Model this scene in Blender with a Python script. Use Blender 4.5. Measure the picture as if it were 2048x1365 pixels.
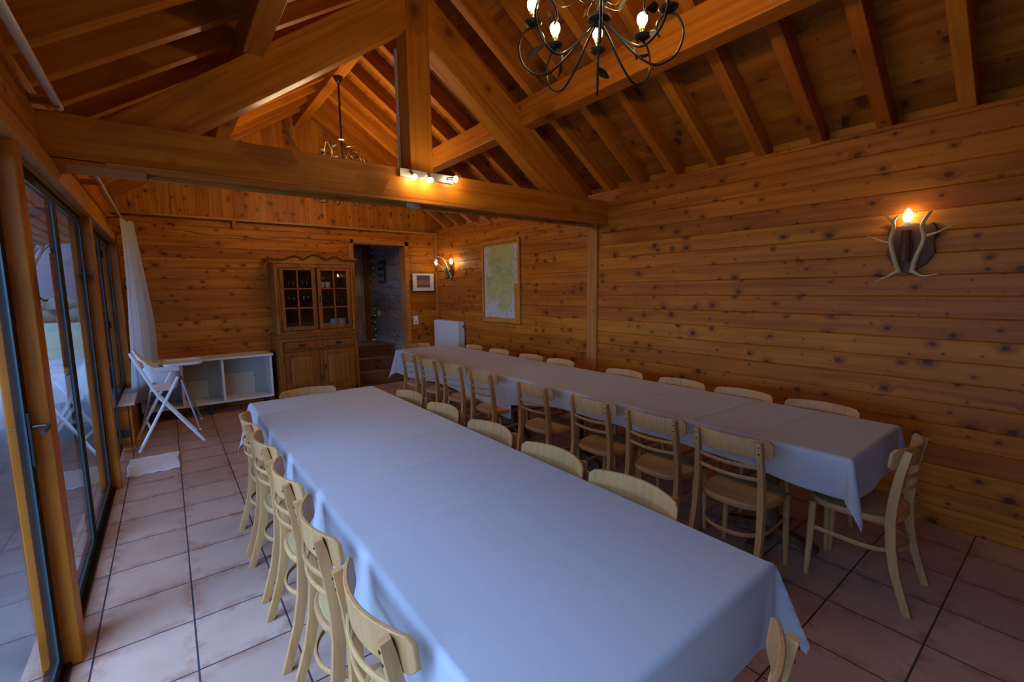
import bpy, bmesh, math, random
from mathutils import Vector, Matrix, noise
random.seed(7)
PI = math.pi
sc = bpy.context.scene
for o in list(bpy.data.objects): bpy.data.objects.remove(o)
C = sc.collection

# ------------------------------------------------------------------ camera
F_PX, YAW, PITCH, ROLL = 896.3, 0.6545, 0.1153, 0.01339
CAM = Vector((0, 0, 1.60))
cd = bpy.data.cameras.new('camera'); cam = bpy.data.objects.new('camera', cd); C.objects.link(cam)
cd.sensor_width = 36.0; cd.lens = F_PX * 36.0 / 2048.0; cd.clip_start = 0.05; cd.clip_end = 200
cy, sy, cp, sp = math.cos(YAW), math.sin(YAW), math.cos(PITCH), math.sin(PITCH)
fw = Vector((sy*cp, cy*cp, -sp)); rt = Vector((cy, -sy, 0)); dn = fw.cross(rt)
cr, sr = math.cos(ROLL), math.sin(ROLL)
rt, dn = cr*rt + sr*dn, -sr*rt + cr*dn
cam.matrix_world = Matrix(((rt.x, -dn.x, -fw.x, CAM.x), (rt.y, -dn.y, -fw.y, CAM.y), (rt.z, -dn.z, -fw.z, CAM.z), (0, 0, 0, 1)))
sc.camera = cam

# ------------------------------------------------------------------ light & exposure
sc.view_settings.view_transform = 'Standard'; sc.view_settings.look = 'None'
sc.view_settings.exposure = 0.0; sc.view_settings.gamma = 1.0; sc.view_settings.use_curve_mapping = False
SKY_STRENGTH = 23.0       # bright side of the overcast sky, behind and beside the camera
SKY_DIM = 1.3              # the far, darker side of the sky
SKY_COLOR = (0.29, 0.475, 1.0, 1)
BULB_COLOR = (1.0, 0.74, 0.38, 1)
BULB_STRENGTH = 108.0
FAR_BULB_STRENGTH = 240.0
world = bpy.data.worlds.new('overcast_sky'); sc.world = world; world.use_nodes = True
wn = world.node_tree; wn.nodes.clear()
wo = wn.nodes.new('ShaderNodeOutputWorld'); wb = wn.nodes.new('ShaderNodeBackground')
wb.inputs[0].default_value = SKY_COLOR; wb.inputs[1].default_value = SKY_STRENGTH
wn.links.new(wb.outputs[0], wo.inputs[0])
wt = wn.nodes.new('ShaderNodeTexCoord'); wd_ = wn.nodes.new('ShaderNodeVectorMath'); wd_.operation = 'DOT_PRODUCT'
wd_.inputs[1].default_value = Vector((-.62, -.38, .68)).normalized()
wm = wn.nodes.new('ShaderNodeMapRange'); wm.interpolation_type = 'SMOOTHSTEP'
wm.inputs[1].default_value = -.35; wm.inputs[2].default_value = .75; wm.inputs[3].default_value = SKY_DIM; wm.inputs[4].default_value = SKY_STRENGTH
wn.links.new(wt.outputs['Generated'], wd_.inputs[0]); wn.links.new(wd_.outputs['Value'], wm.inputs[0]); wsx = wn.nodes.new('ShaderNodeSeparateXYZ'); wn.links.new(wt.outputs['Generated'], wsx.inputs[0])
wr = wn.nodes.new('ShaderNodeValToRGB'); wn.links.new(wsx.outputs[2], wr.inputs[0]); ce_ = wr.color_ramp.elements
while len(ce_) < 4: ce_.new(.5)
for e_, (p_, v_) in zip(ce_, ((.07, .55), (.18, .16), (.40, .26), (.62, 1.0))): e_.position = p_; e_.color = (v_, v_, v_, 1)
wx = wn.nodes.new('ShaderNodeMath'); wx.operation = 'MULTIPLY'; wn.links.new(wm.outputs[0], wx.inputs[0]); wn.links.new(wr.outputs[0], wx.inputs[1])
wn.links.new(wx.outputs[0], wb.inputs[1])
def portal(name, loc, rot, sx, sy_):
    l = bpy.data.lights.new(name, 'AREA'); l.shape = 'RECTANGLE'; l.size = sx; l.size_y = sy_
    l.cycles.is_portal = True
    o = bpy.data.objects.new(name, l); C.objects.link(o); o.location = loc; o.rotation_euler = rot
    return o
# daylight enters through the glazing of the long side
for (ya, yb) in ((-0.75, 0.36), (0.48, 2.58), (2.70, 4.80), (4.92, 6.9)):
    portal('window_portal', (-0.62, (ya+yb)/2, 1.2), (0, -PI/2, 0), 2.3, yb-ya)

# ------------------------------------------------------------------ helpers
class MB:
    def __init__(s): s.v = []; s.f = []
    def add(s, vs, fs):
        n = len(s.v); s.v += [tuple(v) for v in vs]; s.f += [tuple(i+n for i in f) for f in fs]; return s
    def box(s, a, b):
        x0, y0, z0 = a; x1, y1, z1 = b
        return s.add([(x0,y0,z0),(x1,y0,z0),(x1,y1,z0),(x0,y1,z0),(x0,y0,z1),(x1,y0,z1),(x1,y1,z1),(x0,y1,z1)],
                     [(0,3,2,1),(4,5,6,7),(0,1,5,4),(1,2,6,5),(2,3,7,6),(3,0,4,7)])
    def obox(s, c, ax, ay, az):
        c, ax, ay, az = Vector(c), Vector(ax), Vector(ay), Vector(az)
        vs = [c + i*ax + j*ay + k*az for k in (-1, 1) for j in (-1, 1) for i in (-1, 1)]
        return s.add(vs, [(0,2,3,1),(4,5,7,6),(0,1,5,4),(1,3,7,5),(3,2,6,7),(2,0,4,6)])
    def bar(s, p0, p1, w, h, up=(0,0,1)):
        p0, p1 = Vector(p0), Vector(p1); d = (p1-p0); L = d.length; d.normalize()
        sd = d.cross(Vector(up)); sd = sd.normalized() if sd.length > 1e-6 else Vector((1,0,0)); u = sd.cross(d)
        return s.obox((p0+p1)/2, d*L/2, sd*w/2, u*h/2)
    def tube(s, pts, r, n=8, flat=None, closed=False, caps=True):
        """swept tube; r is a number or list; flat=(w,h) sweeps a rounded rectangle instead, h along +z"""
        pts = [Vector(p) for p in pts]; m = len(pts)
        if not isinstance(r, (list, tuple)): r = [r]*m
        base = len(s.v); prev = None
        for i, p in enumerate(pts):
            if closed: t = pts[(i+1) % m] - pts[i-1]
            else: t = pts[min(i+1, m-1)] - pts[max(i-1, 0)]
            t.normalize()
            if flat:
                ref = Vector(flat[2]) if len(flat) > 2 else Vector((0,0,1))
                a = t.cross(ref).normalized(); b = a.cross(t)
            else:
                if prev is None:
                    ref = Vector((0,0,1)) if abs(t.z) < .9 else Vector((1,0,0))
                    a = t.cross(ref).normalized()
                else: a = (prev - t*prev.dot(t)).normalized()
                prev = a; b = a.cross(t)
            for k in range(n):
                th = 2*PI*k/n + (PI/n if flat else 0)
                cx, cz = math.cos(th), math.sin(th)
                if flat:
                    q = max(abs(cx), abs(cz)); e = .75
                    px = (cx/q*e + cx*(1-e)) * flat[0]/2 * r[i]; pz = (cz/q*e + cz*(1-e)) * flat[1]/2 * r[i]
                    s.v.append(tuple(p + a*px + b*pz))
                else: s.v.append(tuple(p + a*cx*r[i] + b*cz*r[i]))
        for i in range(m if closed else m-1):
            j = (i+1) % m
            for k in range(n):
                l = (k+1) % n
                s.f.append((base+i*n+k, base+i*n+l, base+j*n+l, base+j*n+k))
        if caps and not closed:
            s.f.append(tuple(base+k for k in reversed(range(n)))); s.f.append(tuple(base+(m-1)*n+k for k in range(n)))
        return s
    def lathe(s, prof, c=(0,0,0), n=16, ax='z'):
        base = len(s.v)
        for (r, z) in prof:
            for k in range(n):
                th = 2*PI*k/n; a, b = r*math.cos(th), r*math.sin(th)
                v = (a, b, z) if ax == 'z' else ((z, a, b) if ax == 'x' else (a, z, b))
                s.v.append((v[0]+c[0], v[1]+c[1], v[2]+c[2]))
        for i in range(len(prof)-1):
            for k in range(n):
                l = (k+1) % n; s.f.append((base+i*n+k, base+i*n+l, base+(i+1)*n+l, base+(i+1)*n+k))
        s.f.append(tuple(base+k for k in reversed(range(n)))); s.f.append(tuple(base+(len(prof)-1)*n+k for k in range(n)))
        return s
    def prism(s, outline, axis, a0, a1):
        """outline: 2D points; axis 'x': (y,z), 'y': (x,z), 'z': (x,y)"""
        def P(p, a): return {'x': (a, p[0], p[1]), 'y': (p[0], a, p[1]), 'z': (p[0], p[1], a)}[axis]
        n = len(outline); base = len(s.v)
        s.v += [P(p, a0) for p in outline] + [P(p, a1) for p in outline]
        s.f.append(tuple(base+i for i in range(n))); s.f.append(tuple(base+n+i for i in reversed(range(n))))
        for i in range(n):
            j = (i+1) % n; s.f.append((base+j, base+i, base+n+i, base+n+j))
        return s
    def grid(s, fn, nu, nv):
        base = len(s.v)
        for j in range(nv+1):
            for i in range(nu+1): s.v.append(tuple(fn(i/nu, j/nv)))
        for j in range(nv):
            for i in range(nu):
                a = base+j*(nu+1)+i; s.f.append((a, a+1, a+nu+2, a+nu+1))
        return s
    def mesh(s, name, m, smooth=None):
        me = bpy.data.meshes.new(name); me.from_pydata(s.v, [], s.f)
        bm = bmesh.new(); bm.from_mesh(me); bmesh.ops.recalc_face_normals(bm, faces=bm.faces); bm.to_mesh(me); bm.free()
        if m: me.materials.append(m)
        if smooth:
            for p in me.polygons: p.use_smooth = True
            me.set_sharp_from_angle(angle=math.radians(smooth))
        return me
    def obj(s, name, m, parent=None, smooth=None, loc=None, bevel=0):
        o = bpy.data.objects.new(name, s.mesh(name, m, smooth)); C.objects.link(o)
        if parent: o.parent = parent
        if loc: o.location = loc
        if bevel:
            b = o.modifiers.new('bevel', 'BEVEL'); b.width = bevel; b.segments = 2; b.limit_method = 'ANGLE'
        return o
def tag(o, label=None, cat=None, group=None, kind=None):
    if label: o['label'] = label
    if cat: o['category'] = cat
    if group: o['group'] = group
    if kind: o['kind'] = kind
    return o
def thing(name, label, cat, loc=(0,0,0), rz=0, group=None):
    o = bpy.data.objects.new(name, None); o.empty_display_size = .1; C.objects.link(o)
    o.location = loc; o.rotation_euler = (0, 0, rz)
    return tag(o, label, cat, group)
def copy_tree(o, parent=None):
    c = o.copy(); C.objects.link(c); c.parent = parent
    for ch in [x for x in KIDS.get(o.name, [])]: copy_kids(ch, c)
    return c
KIDS = {}
def copy_kids(o, parent):
    c = o.copy(); C.objects.link(c); c.parent = parent
    for ch in list(o.children): copy_kids(ch, c)
def dup(root, loc, rz, label, group):
    r = root.copy(); C.objects.link(r); r.location = loc; r.rotation_euler = (0, 0, rz)
    r['label'] = label
    if group: r['group'] = group
    for ch in list(root.children): copy_kids(ch, r)
    return r
def beam(name, p0, p1, w, h, m, parent=None, up=(0,0,1), bevel=.006, ploc=(0,0,0)):
    """timber whose grain runs along its own x axis; h is measured along up"""
    p0, p1 = Vector(p0)-Vector(ploc), Vector(p1)-Vector(ploc); d = p1-p0; L = d.length; d.normalize()
    sd = Vector(up).cross(d).normalized(); u = d.cross(sd)
    o = MB().box((0, -w/2, -h/2), (L, w/2, h/2)).obj(name, m, parent, bevel=bevel)
    M = Matrix(((d.x, sd.x, u.x, p0.x), (d.y, sd.y, u.y, p0.y), (d.z, sd.z, u.z, p0.z), (0,0,0,1)))
    o.matrix_local = M
    return o

# ------------------------------------------------------------------ materials
def newmat(name):
    m = bpy.data.materials.new(name); m.use_nodes = True; nt = m.node_tree
    return m, nt, nt.nodes['Principled BSDF']
def nd(nt, t, **k):
    n = nt.nodes.new('ShaderNode'+t)
    for a, b in k.items(): setattr(n, a, b)
    return n
def mth(nt, op, a, b=None, c=None):
    n = nd(nt, 'Math', operation=op)
    for i, v in enumerate((a, b, c)):
        if v is None: continue
        if isinstance(v, (int, float)): n.inputs[i].default_value = v
        else: nt.links.new(v, n.inputs[i])
    return n.outputs[0]
def mix(nt, f, a, b, blend='MIX'):
    n = nd(nt, 'Mix', data_type='RGBA', blend_type=blend)
    if isinstance(f, (int, float)): n.inputs[0].default_value = f
    else: nt.links.new(f, n.inputs[0])
    for i, v in ((6, a), (7, b)):
        if isinstance(v, tuple): n.inputs[i].default_value = v if len(v) == 4 else v+(1,)
        else: nt.links.new(v, n.inputs[i])
    return n.outputs[2]
def ramp(nt, f, stops):
    n = nd(nt, 'ValToRGB'); e = n.color_ramp.elements
    while len(e) < len(stops): e.new(.5)
    for x, (p, c) in zip(e, stops):
        x.position = p; x.color = c if isinstance(c, tuple) and len(c) == 4 else ((c+(1,)) if isinstance(c, tuple) else (c, c, c, 1))
    nt.links.new(f, n.inputs[0]); return n.outputs[0]
def sstep(nt, v, a, b):
    n = nd(nt, 'MapRange', interpolation_type='SMOOTHSTEP'); nt.links.new(v, n.inputs[0])
    n.inputs[1].default_value = a; n.inputs[2].default_value = b; return n.outputs[0]
def plain(name, col, rough=.5, metal=0, bump=0, bscale=200, coat=0, emit=None, es=0, spec=.5):
    m, nt, b = newmat(name)
    b.inputs['Base Color'].default_value = col+(1,); b.inputs['Roughness'].default_value = rough
    b.inputs['Metallic'].default_value = metal; b.inputs['Coat Weight'].default_value = coat
    b.inputs['Specular IOR Level'].default_value = spec
    if emit: b.inputs['Emission Color'].default_value = emit; b.inputs['Emission Strength'].default_value = es
    tc = nd(nt, 'TexCoord'); n = nd(nt, 'TexNoise'); n.inputs['Scale'].default_value = bscale
    nt.links.new(tc.outputs['Object'], n.inputs['Vector'])
    if bump:
        bp = nd(nt, 'Bump'); bp.inputs['Strength'].default_value = bump; bp.inputs['Distance'].default_value = .002
        nt.links.new(n.outputs[0], bp.inputs['Height']); nt.links.new(bp.outputs[0], b.inputs['Normal'])
    return m
def wood(name, light, dark, knot, g='X', p=None, pitch=.139, off=0, kscale=7.5, kr=.15, rough=.46, coat=0, var=.28, grain=1.0):
    """varnished softwood: grain along axis g; p = axis across boards of the given pitch"""
    m, nt, b = newmat(name)
    tc = nd(nt, 'TexCoord'); sx = nd(nt, 'SeparateXYZ'); nt.links.new(tc.outputs['Object'], sx.inputs[0])
    S = {'X': sx.outputs[0], 'Y': sx.outputs[1], 'Z': sx.outputs[2]}
    oth = [a for a in 'XYZ' if a != g]
    if p: q = [a for a in oth if a != p][0]; P_, Q_ = S[p], S[q]
    else: P_, Q_ = S[oth[0]], S[oth[1]]
    G_ = S[g]
    oi = nd(nt, 'ObjectInfo'); rnd = oi.outputs['Random']
    if p:
        idx = mth(nt, 'FLOOR', mth(nt, 'DIVIDE', mth(nt, 'SUBTRACT', P_, off), pitch))
        wnz = nd(nt, 'TexWhiteNoise', noise_dimensions='1D'); nt.links.new(mth(nt, 'ADD', idx, .37), wnz.inputs['W']); bid = wnz.outputs['Value']
    else: bid = rnd
    gs = mth(nt, 'MULTIPLY_ADD', bid, 37.0, G_)
    cb = nd(nt, 'CombineXYZ'); nt.links.new(gs, cb.inputs[0]); nt.links.new(P_, cb.inputs[1])
    if p: nt.links.new(mth(nt, 'MULTIPLY', bid, 11.0), cb.inputs[2])
    else: nt.links.new(Q_, cb.inputs[2])
    # knots
    mp = nd(nt, 'Mapping'); mp.inputs['Scale'].default_value = (kscale*.8, kscale, kscale); nt.links.new(cb.outputs[0], mp.inputs[0])
    vo = nd(nt, 'TexVoronoi', voronoi_dimensions='2D' if p else '3D'); vo.inputs['Scale'].default_value = 1; nt.links.new(mp.outputs[0], vo.inputs['Vector'])
    nz = nd(nt, 'TexNoise'); nz.inputs['Scale'].default_value = 9; nt.links.new(cb.outputs[0], nz.inputs['Vector'])
    d = mth(nt, 'MULTIPLY_ADD', nz.outputs[0], .08, vo.outputs['Distance']); d = mth(nt, 'SUBTRACT', d, .04)
    sc_ = nd(nt, 'SeparateColor'); nt.links.new(vo.outputs['Color'], sc_.inputs[0])
    krr = mth(nt, 'MULTIPLY_ADD', mth(nt, 'POWER', sc_.outputs[0], 2.6), kr*1.1, kr*.13)
    dk = mth(nt, 'DIVIDE', d, krr)
    kmask = sstep(nt, dk, 1.2, .6); halo = sstep(nt, dk, 3.4, .9)
    # grain, pulled round the knots
    mg = nd(nt, 'Mapping'); mg.inputs['Scale'].default_value = (1.1*grain, 26*grain, 26*grain); nt.links.new(cb.outputs[0], mg.inputs[0])
    va = nd(nt, 'VectorMath', operation='ADD'); nt.links.new(mg.outputs[0], va.inputs[0])
    hv = nd(nt, 'CombineXYZ'); nt.links.new(mth(nt, 'MULTIPLY', halo, 1.2), hv.inputs[1]); nt.links.new(hv.outputs[0], va.inputs[1])
    ng = nd(nt, 'TexNoise'); ng.inputs['Scale'].default_value = 1; ng.inputs['Detail'].default_value = 4; ng.inputs['Distortion'].default_value = .6
    nt.links.new(va.outputs[0], ng.inputs['Vector'])
    base = mix(nt, sstep(nt, ng.outputs[0], .35, .72), light, dark)
    nl = nd(nt, 'TexNoise'); nl.inputs['Scale'].default_value = 1.6; nt.links.new(cb.outputs[0], nl.inputs['Vector'])
    v = mth(nt, 'ADD', mth(nt, 'MULTIPLY_ADD', bid, var, 1-var/2), mth(nt, 'MULTIPLY_ADD', nl.outputs[0], .5, -.25))
    hs = nd(nt, 'HueSaturation'); nt.links.new(base, hs.inputs['Color']); nt.links.new(v, hs.inputs['Value'])
    nt.links.new(mth(nt, 'MULTIPLY_ADD', bid, .012, .494), hs.inputs['Hue'])
    c1 = mix(nt, mth(nt, 'MULTIPLY', halo, .55), hs.outputs[0], tuple(x*.55 for x in dark))
    c2 = mix(nt, mth(nt, 'MULTIPLY', kmask, .9), c1, knot)
    nt.links.new(c2, b.inputs['Base Color'])
    b.inputs['Specular IOR Level'].default_value = .14
    b.inputs['Roughness'].default_value = rough; b.inputs['Coat Weight'].default_value = coat; b.inputs['Coat Roughness'].default_value = .25
    bp = nd(nt, 'Bump'); bp.inputs['Strength'].default_value = .25; bp.inputs['Distance'].default_value = .002
    nt.links.new(ng.outputs[0], bp.inputs['Height']); nt.links.new(bp.outputs[0], b.inputs['Normal'])
    return m
PL, PD, PK = (.45, .142, .013), (.31, .084, .006), (.085, .022, .008)
W_WALLR = wood('pine_wall_boards_lengthwise', PL, PD, PK, 'Y', 'Z', .139, -.012)
W_WALLB = wood('pine_wall_boards_crosswise', PL, PD, PK, 'X', 'Z', .139, -.012)
W_GABLE = wood('pine_gable_boards_upright', PL, PD, PK, 'Z', 'X', .139, 0)
W_DECK = wood('pine_roof_boards', (.35, .112, .012), (.25, .070, .006), PK, 'Y', 'Z', .067, 0, kscale=5)
W_BEAM = wood('pine_beam', (.47, .152, .013), (.34, .092, .007), (.10, .028, .010), 'X', None, kscale=3.4, kr=.20, var=.2, rough=.42)
W_RAFT = wood('pine_rafter', (.43, .134, .011), (.32, .086, .006), (.10, .028, .010), 'X', None, kscale=3.4, kr=.20, var=.3, rough=.45)
W_TRIM = wood('pine_trim', (.48, .19, .036), (.37, .13, .022), PK, 'X', None, kscale=4, var=.1)
W_STAIN = wood('dark_corridor_boards', (.25, .19, .16), (.18, .13, .11), (.05, .03, .03), 'Y', 'Z', .139, -.012)
W_HUTCH = wood('antique_pine_cabinet', (.29, .100, .015), (.19, .060, .008), (.06, .02, .008), 'Z', None, kscale=3.5, rough=.5, coat=0)
W_PALE = wood('pale_unfinished_pine', (.46, .40, .33), (.36, .30, .24), (.16, .11, .08), 'Z', None, kscale=3.5)
BEECH = wood('beech_chair_wood', (.52, .27, .095), (.44, .215, .07), (.40, .19, .06), 'Z', None, kscale=1, kr=.01, var=.12, rough=.42, coat=.10, grain=2)
BEECH2 = wood('beech_seat_plywood', (.60, .36, .15), (.50, .29, .11), (.5, .3, .12), 'X', None, kscale=1, kr=.01, var=.1, rough=.35, coat=.2, grain=2)
WHITE = plain('white_laminate', (.72, .70, .64), .45)
CREAM = plain('cream_fibreboard', (.60, .55, .42), .6)
WPLAST = plain('white_plastic', (.80, .80, .80), .32)
IRON = plain('black_wrought_iron', (.018, .015, .012), .42, .6, coat=.2)
BRASS = plain('aged_brass', (.45, .33, .14), .35, 1)
STEEL = plain('brushed_steel', (.55, .53, .50), .32, 1, bump=.1)
SILVER = plain('silver_grey_tube', (.36, .38, .42), .35, .5)
DKFRAME = plain('dark_window_frame', (.014, .011, .008), .6, spec=.15)
BLKPL = plain('black_metal_handle', (.02, .02, .022), .35)
SEAL = plain('grey_green_seal', (.03, .055, .055), .3)
ENAMEL = plain('white_enamel', (.66, .65, .62), .35)
ANTLER = plain('antler_bone', (.52, .37, .17), .45, bump=.6, bscale=60)
ANTLERD = plain('antler_dark_base', (.13, .085, .045), .5, bump=.8, bscale=70)
SHIELD = plain('dark_varnished_shield', (.10, .038, .014), .5, spec=.2)
LED = plain('white_bulb_socket', (.75, .72, .62), .4)
def emitm(name, col, s):
    m, nt, b = newmat(name); nt.nodes.remove(b); e = nd(nt, 'Emission'); e.inputs[0].default_value = col; e.inputs[1].default_value = s
    nt.links.new(e.outputs[0], nt.nodes['Material Output'].inputs[0]); return m
BULB = emitm('glowing_bulb_glass', BULB_COLOR, BULB_STRENGTH)
BULB_FAR = emitm('glowing_bulb_glass_far_lamp', BULB_COLOR, FAR_BULB_STRENGTH)
CANDLE_FAR = emitm('glowing_candle_bulb_glass_corner', (1.0, .78, .44, 1), 75)
SPOT = emitm('glowing_spot_glass', (1.0, .76, .45, 1), 130)
CANDLE = emitm('glowing_candle_bulb_glass', (1.0, .78, .46, 1), 36)
def glassm(name, tint, refl=1.0, ior=1.5):
    m, nt, b = newmat(name); nt.nodes.remove(b)
    t = nd(nt, 'BsdfTransparent'); t.inputs[0].default_value = tint+(1,)
    g = nd(nt, 'BsdfGlossy'); g.inputs['Roughness'].default_value = .01
    ge = nd(nt, 'NewGeometry'); dt = nd(nt, 'VectorMath', operation='DOT_PRODUCT'); nt.links.new(ge.outputs['Normal'], dt.inputs[0]); nt.links.new(ge.outputs['Incoming'], dt.inputs[1])
    cs = mth(nt, 'ABSOLUTE', dt.outputs['Value']); sch = mth(nt, 'MULTIPLY_ADD', mth(nt, 'POWER', mth(nt, 'SUBTRACT', 1, cs), 5), .96*min(refl, 1), .04*refl)
    mx = nd(nt, 'MixShader'); nt.links.new(sch, mx.inputs[0])
    nt.links.new(t.outputs[0], mx.inputs[1]); nt.links.new(g.outputs[0], mx.inputs[2])
    nt.links.new(mx.outputs[0], nt.nodes['Material Output'].inputs[0]); return m
GLASS = glassm('window_glass', (.90, .94, .93))
CABGLASS = glassm('cabinet_glass', (.80, .78, .74))
TUMBLER = glassm('drinking_glass', (.78, .80, .80), 2.2)

def fabric(name, col):
    m, nt, b = newmat(name); b.inputs['Roughness'].default_value = .75; b.inputs['Sheen Weight'].default_value = .25
    tc = nd(nt, 'TexCoord'); n = nd(nt, 'TexNoise'); n.inputs['Scale'].default_value = 420; n.inputs['Detail'].default_value = 2
    nt.links.new(tc.outputs['Object'], n.inputs['Vector'])
    n2 = nd(nt, 'TexNoise'); n2.inputs['Scale'].default_value = 2.2; n2.inputs['Detail'].default_value = 3; nt.links.new(tc.outputs['Object'], n2.inputs['Vector'])
    c = mix(nt, n.outputs[0], tuple(x*.86 for x in col), tuple(x*1.12 for x in col))
    c = mix(nt, mth(nt, 'MULTIPLY', n2.outputs[0], .10), c, tuple(x*.7 for x in col)); nt.links.new(c, b.inputs['Base Color'])
    wv = nd(nt, 'TexWave', bands_direction='X'); wv.inputs['Scale'].default_value = 160; nt.links.new(tc.outputs['Object'], wv.inputs['Vector'])
    wv2 = nd(nt, 'TexWave', bands_direction='Y'); wv2.inputs['Scale'].default_value = 160; nt.links.new(tc.outputs['Object'], wv2.inputs['Vector'])
    bp = nd(nt, 'Bump'); bp.inputs['Strength'].default_value = .08; bp.inputs['Distance'].default_value = .001
    nt.links.new(mth(nt, 'ADD', wv.outputs[1], wv2.outputs[1]), bp.inputs['Height']); nt.links.new(bp.outputs[0], b.inputs['Normal'])
    return m
CLOTH = fabric('grey_tablecloth', (.42, .415, .41))
RUGM = plain('white_terry', (.85, .85, .86), .9, bump=1, bscale=140)
def curtainm():
    m, nt, b = newmat('sheer_white_curtain'); b.inputs['Base Color'].default_value = (.58, .58, .56, 1); b.inputs['Roughness'].default_value = .8
    tr = nd(nt, 'BsdfTranslucent'); tr.inputs[0].default_value = (.7, .7, .7, 1)
    mx = nd(nt, 'MixShader'); mx.inputs[0].default_value = .4
    nt.links.new(b.outputs[0], mx.inputs[1]); nt.links.new(tr.outputs[0], mx.inputs[2]); nt.links.new(mx.outputs[0], nt.nodes['Material Output'].inputs[0])
    return m
CURT = curtainm()
def tiles():
    m, nt, b = newmat('terracotta_floor_tiles')
    tc = nd(nt, 'TexCoord'); sx = nd(nt, 'SeparateXYZ'); nt.links.new(tc.outputs['Object'], sx.inputs[0])
    u = mth(nt, 'DIVIDE', mth(nt, 'SUBTRACT', sx.outputs[0], -.381), .3672); v = mth(nt, 'DIVIDE', mth(nt, 'SUBTRACT', sx.outputs[1], .343), .3728)
    fu, fv = mth(nt, 'FRACT', mth(nt, 'ADD', u, 20)), mth(nt, 'FRACT', mth(nt, 'ADD', v, 20))
    eu = mth(nt, 'MINIMUM', fu, mth(nt, 'SUBTRACT', 1, fu)); ev = mth(nt, 'MINIMUM', fv, mth(nt, 'SUBTRACT', 1, fv))
    e = mth(nt, 'MINIMUM', eu, ev)
    gl = sstep(nt, e, .012, .008)
    ids = nd(nt, 'CombineXYZ'); nt.links.new(mth(nt, 'FLOOR', u), ids.inputs[0]); nt.links.new(mth(nt, 'FLOOR', v), ids.inputs[1])
    wn_ = nd(nt, 'TexWhiteNoise'); nt.links.new(ids.outputs[0], wn_.inputs['Vector'])
    n = nd(nt, 'TexNoise'); n.inputs['Scale'].default_value = 5; n.inputs['Detail'].default_value = 5; nt.links.new(tc.outputs['Object'], n.inputs['Vector'])
    va = nd(nt, 'VectorMath', operation='ADD'); nt.links.new(tc.outputs['Object'], va.inputs[0]); nt.links.new(wn_.outputs['Color'], va.inputs[1])
    n2 = nd(nt, 'TexNoise'); n2.inputs['Scale'].default_value = 9; n2.inputs['Detail'].default_value = 6; n2.inputs['Roughness'].default_value = .65; nt.links.new(va.outputs[0], n2.inputs['Vector'])
    base = mix(nt, n.outputs[0], (.45, .26, .175), (.60, .40, .29))
    tv = nd(nt, 'HueSaturation'); nt.links.new(base, tv.inputs['Color']); nt.links.new(mth(nt, 'MULTIPLY_ADD', wn_.outputs[0], .18, .9), tv.inputs['Value'])
    edge = mth(nt, 'MULTIPLY', sstep(nt, e, .20, .01), sstep(nt, n2.outputs[0], .44, .60))
    c = mix(nt, mth(nt, 'MULTIPLY', edge, .55), tv.outputs[0], (.33, .10, .045))
    c = mix(nt, gl, c, (.045, .045, .055)); nt.links.new(c, b.inputs['Base Color'])
    nt.links.new(mth(nt, 'MULTIPLY_ADD', n2.outputs[0], .25, .28), b.inputs['Roughness'])
    bp = nd(nt, 'Bump'); bp.inputs['Strength'].default_value = .6; bp.inputs['Distance'].default_value = .003
    nt.links.new(mth(nt, 'SUBTRACT', mth(nt, 'MULTIPLY', n2.outputs[0], .15), gl), bp.inputs['Height']); nt.links.new(bp.outputs[0], b.inputs['Normal'])
    return m
TILES = tiles()
def pavm():
    m, nt, b = newmat('grey_terrace_paving'); b.inputs['Roughness'].default_value = .8
    tc = nd(nt, 'TexCoord'); br = nd(nt, 'TexBrick'); br.inputs['Scale'].default_value = 1; br.offset = 0; br.inputs['Brick Width'].default_value = .5; br.inputs['Row Height'].default_value = .5
    br.inputs['Mortar Size'].default_value = .008; br.inputs['Color1'].default_value = (.13, .13, .13, 1); br.inputs['Color2'].default_value = (.10, .10, .105, 1); br.inputs['Mortar'].default_value = (.07, .07, .08, 1)
    nt.links.new(tc.outputs['Object'], br.inputs['Vector']); nt.links.new(br.outputs[0], b.inputs['Base Color']); return m
PAVE = pavm()

# ------------------------------------------------------------------ room shell
XL, XR, YB, YF = -.45, 3.95, 7.40, -2.6
XM, ZE, SL = 1.75, 2.66, .67
def roofz(x): return ZE + SL*((XR-x) if x > XM else (x-XL))
def st(o): o['kind'] = 'structure'; return o
st(MB().box((XL-.16, YF-.2, -.08), (XR+.2, YB+.02, 0)).obj('floor', TILES))
def hboards(mb, plane, at, inward, a0, a1, z0, z1, pitch=.139, off=-.012, ch=.0065, th=.05, top=None):
    """horizontal log-siding boards with chamfered edges, running from a0 to a1"""
    k = math.floor((z0-off)/pitch)
    while off + k*pitch < z1-.002:
        b0, b1 = max(z0, off+k*pitch), min(z1, off+(k+1)*pitch); k += 1
        if b1-b0 < .012: continue
        o = [(0, b0), (-ch, b0), (0+.0, b0+ch), (0, b1-ch), (-ch, b1), (-th, b1), (-th, b0)][1:]
        vs = []
        for a in (a0, a1):
            for (d, z) in o:
                c = at + inward*d
                vs.append((c, a, z) if plane == 'x' else (a, c, z))
        n = len(o)
        mb.add(vs, [tuple(range(n)), tuple(range(2*n-1, n-1, -1))] + [(i, (i+1) % n, n+(i+1) % n, n+i) for i in range(n)])
    return mb
# right wall
w = MB(); hboards(w, 'x', XR, -1, YF, YB, 0, ZE); w.box((XR+.045, YF, 0), (XR+.2, YB+.02, ZE-.001)); st(w.obj('wall_right', W_WALLR))
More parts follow.
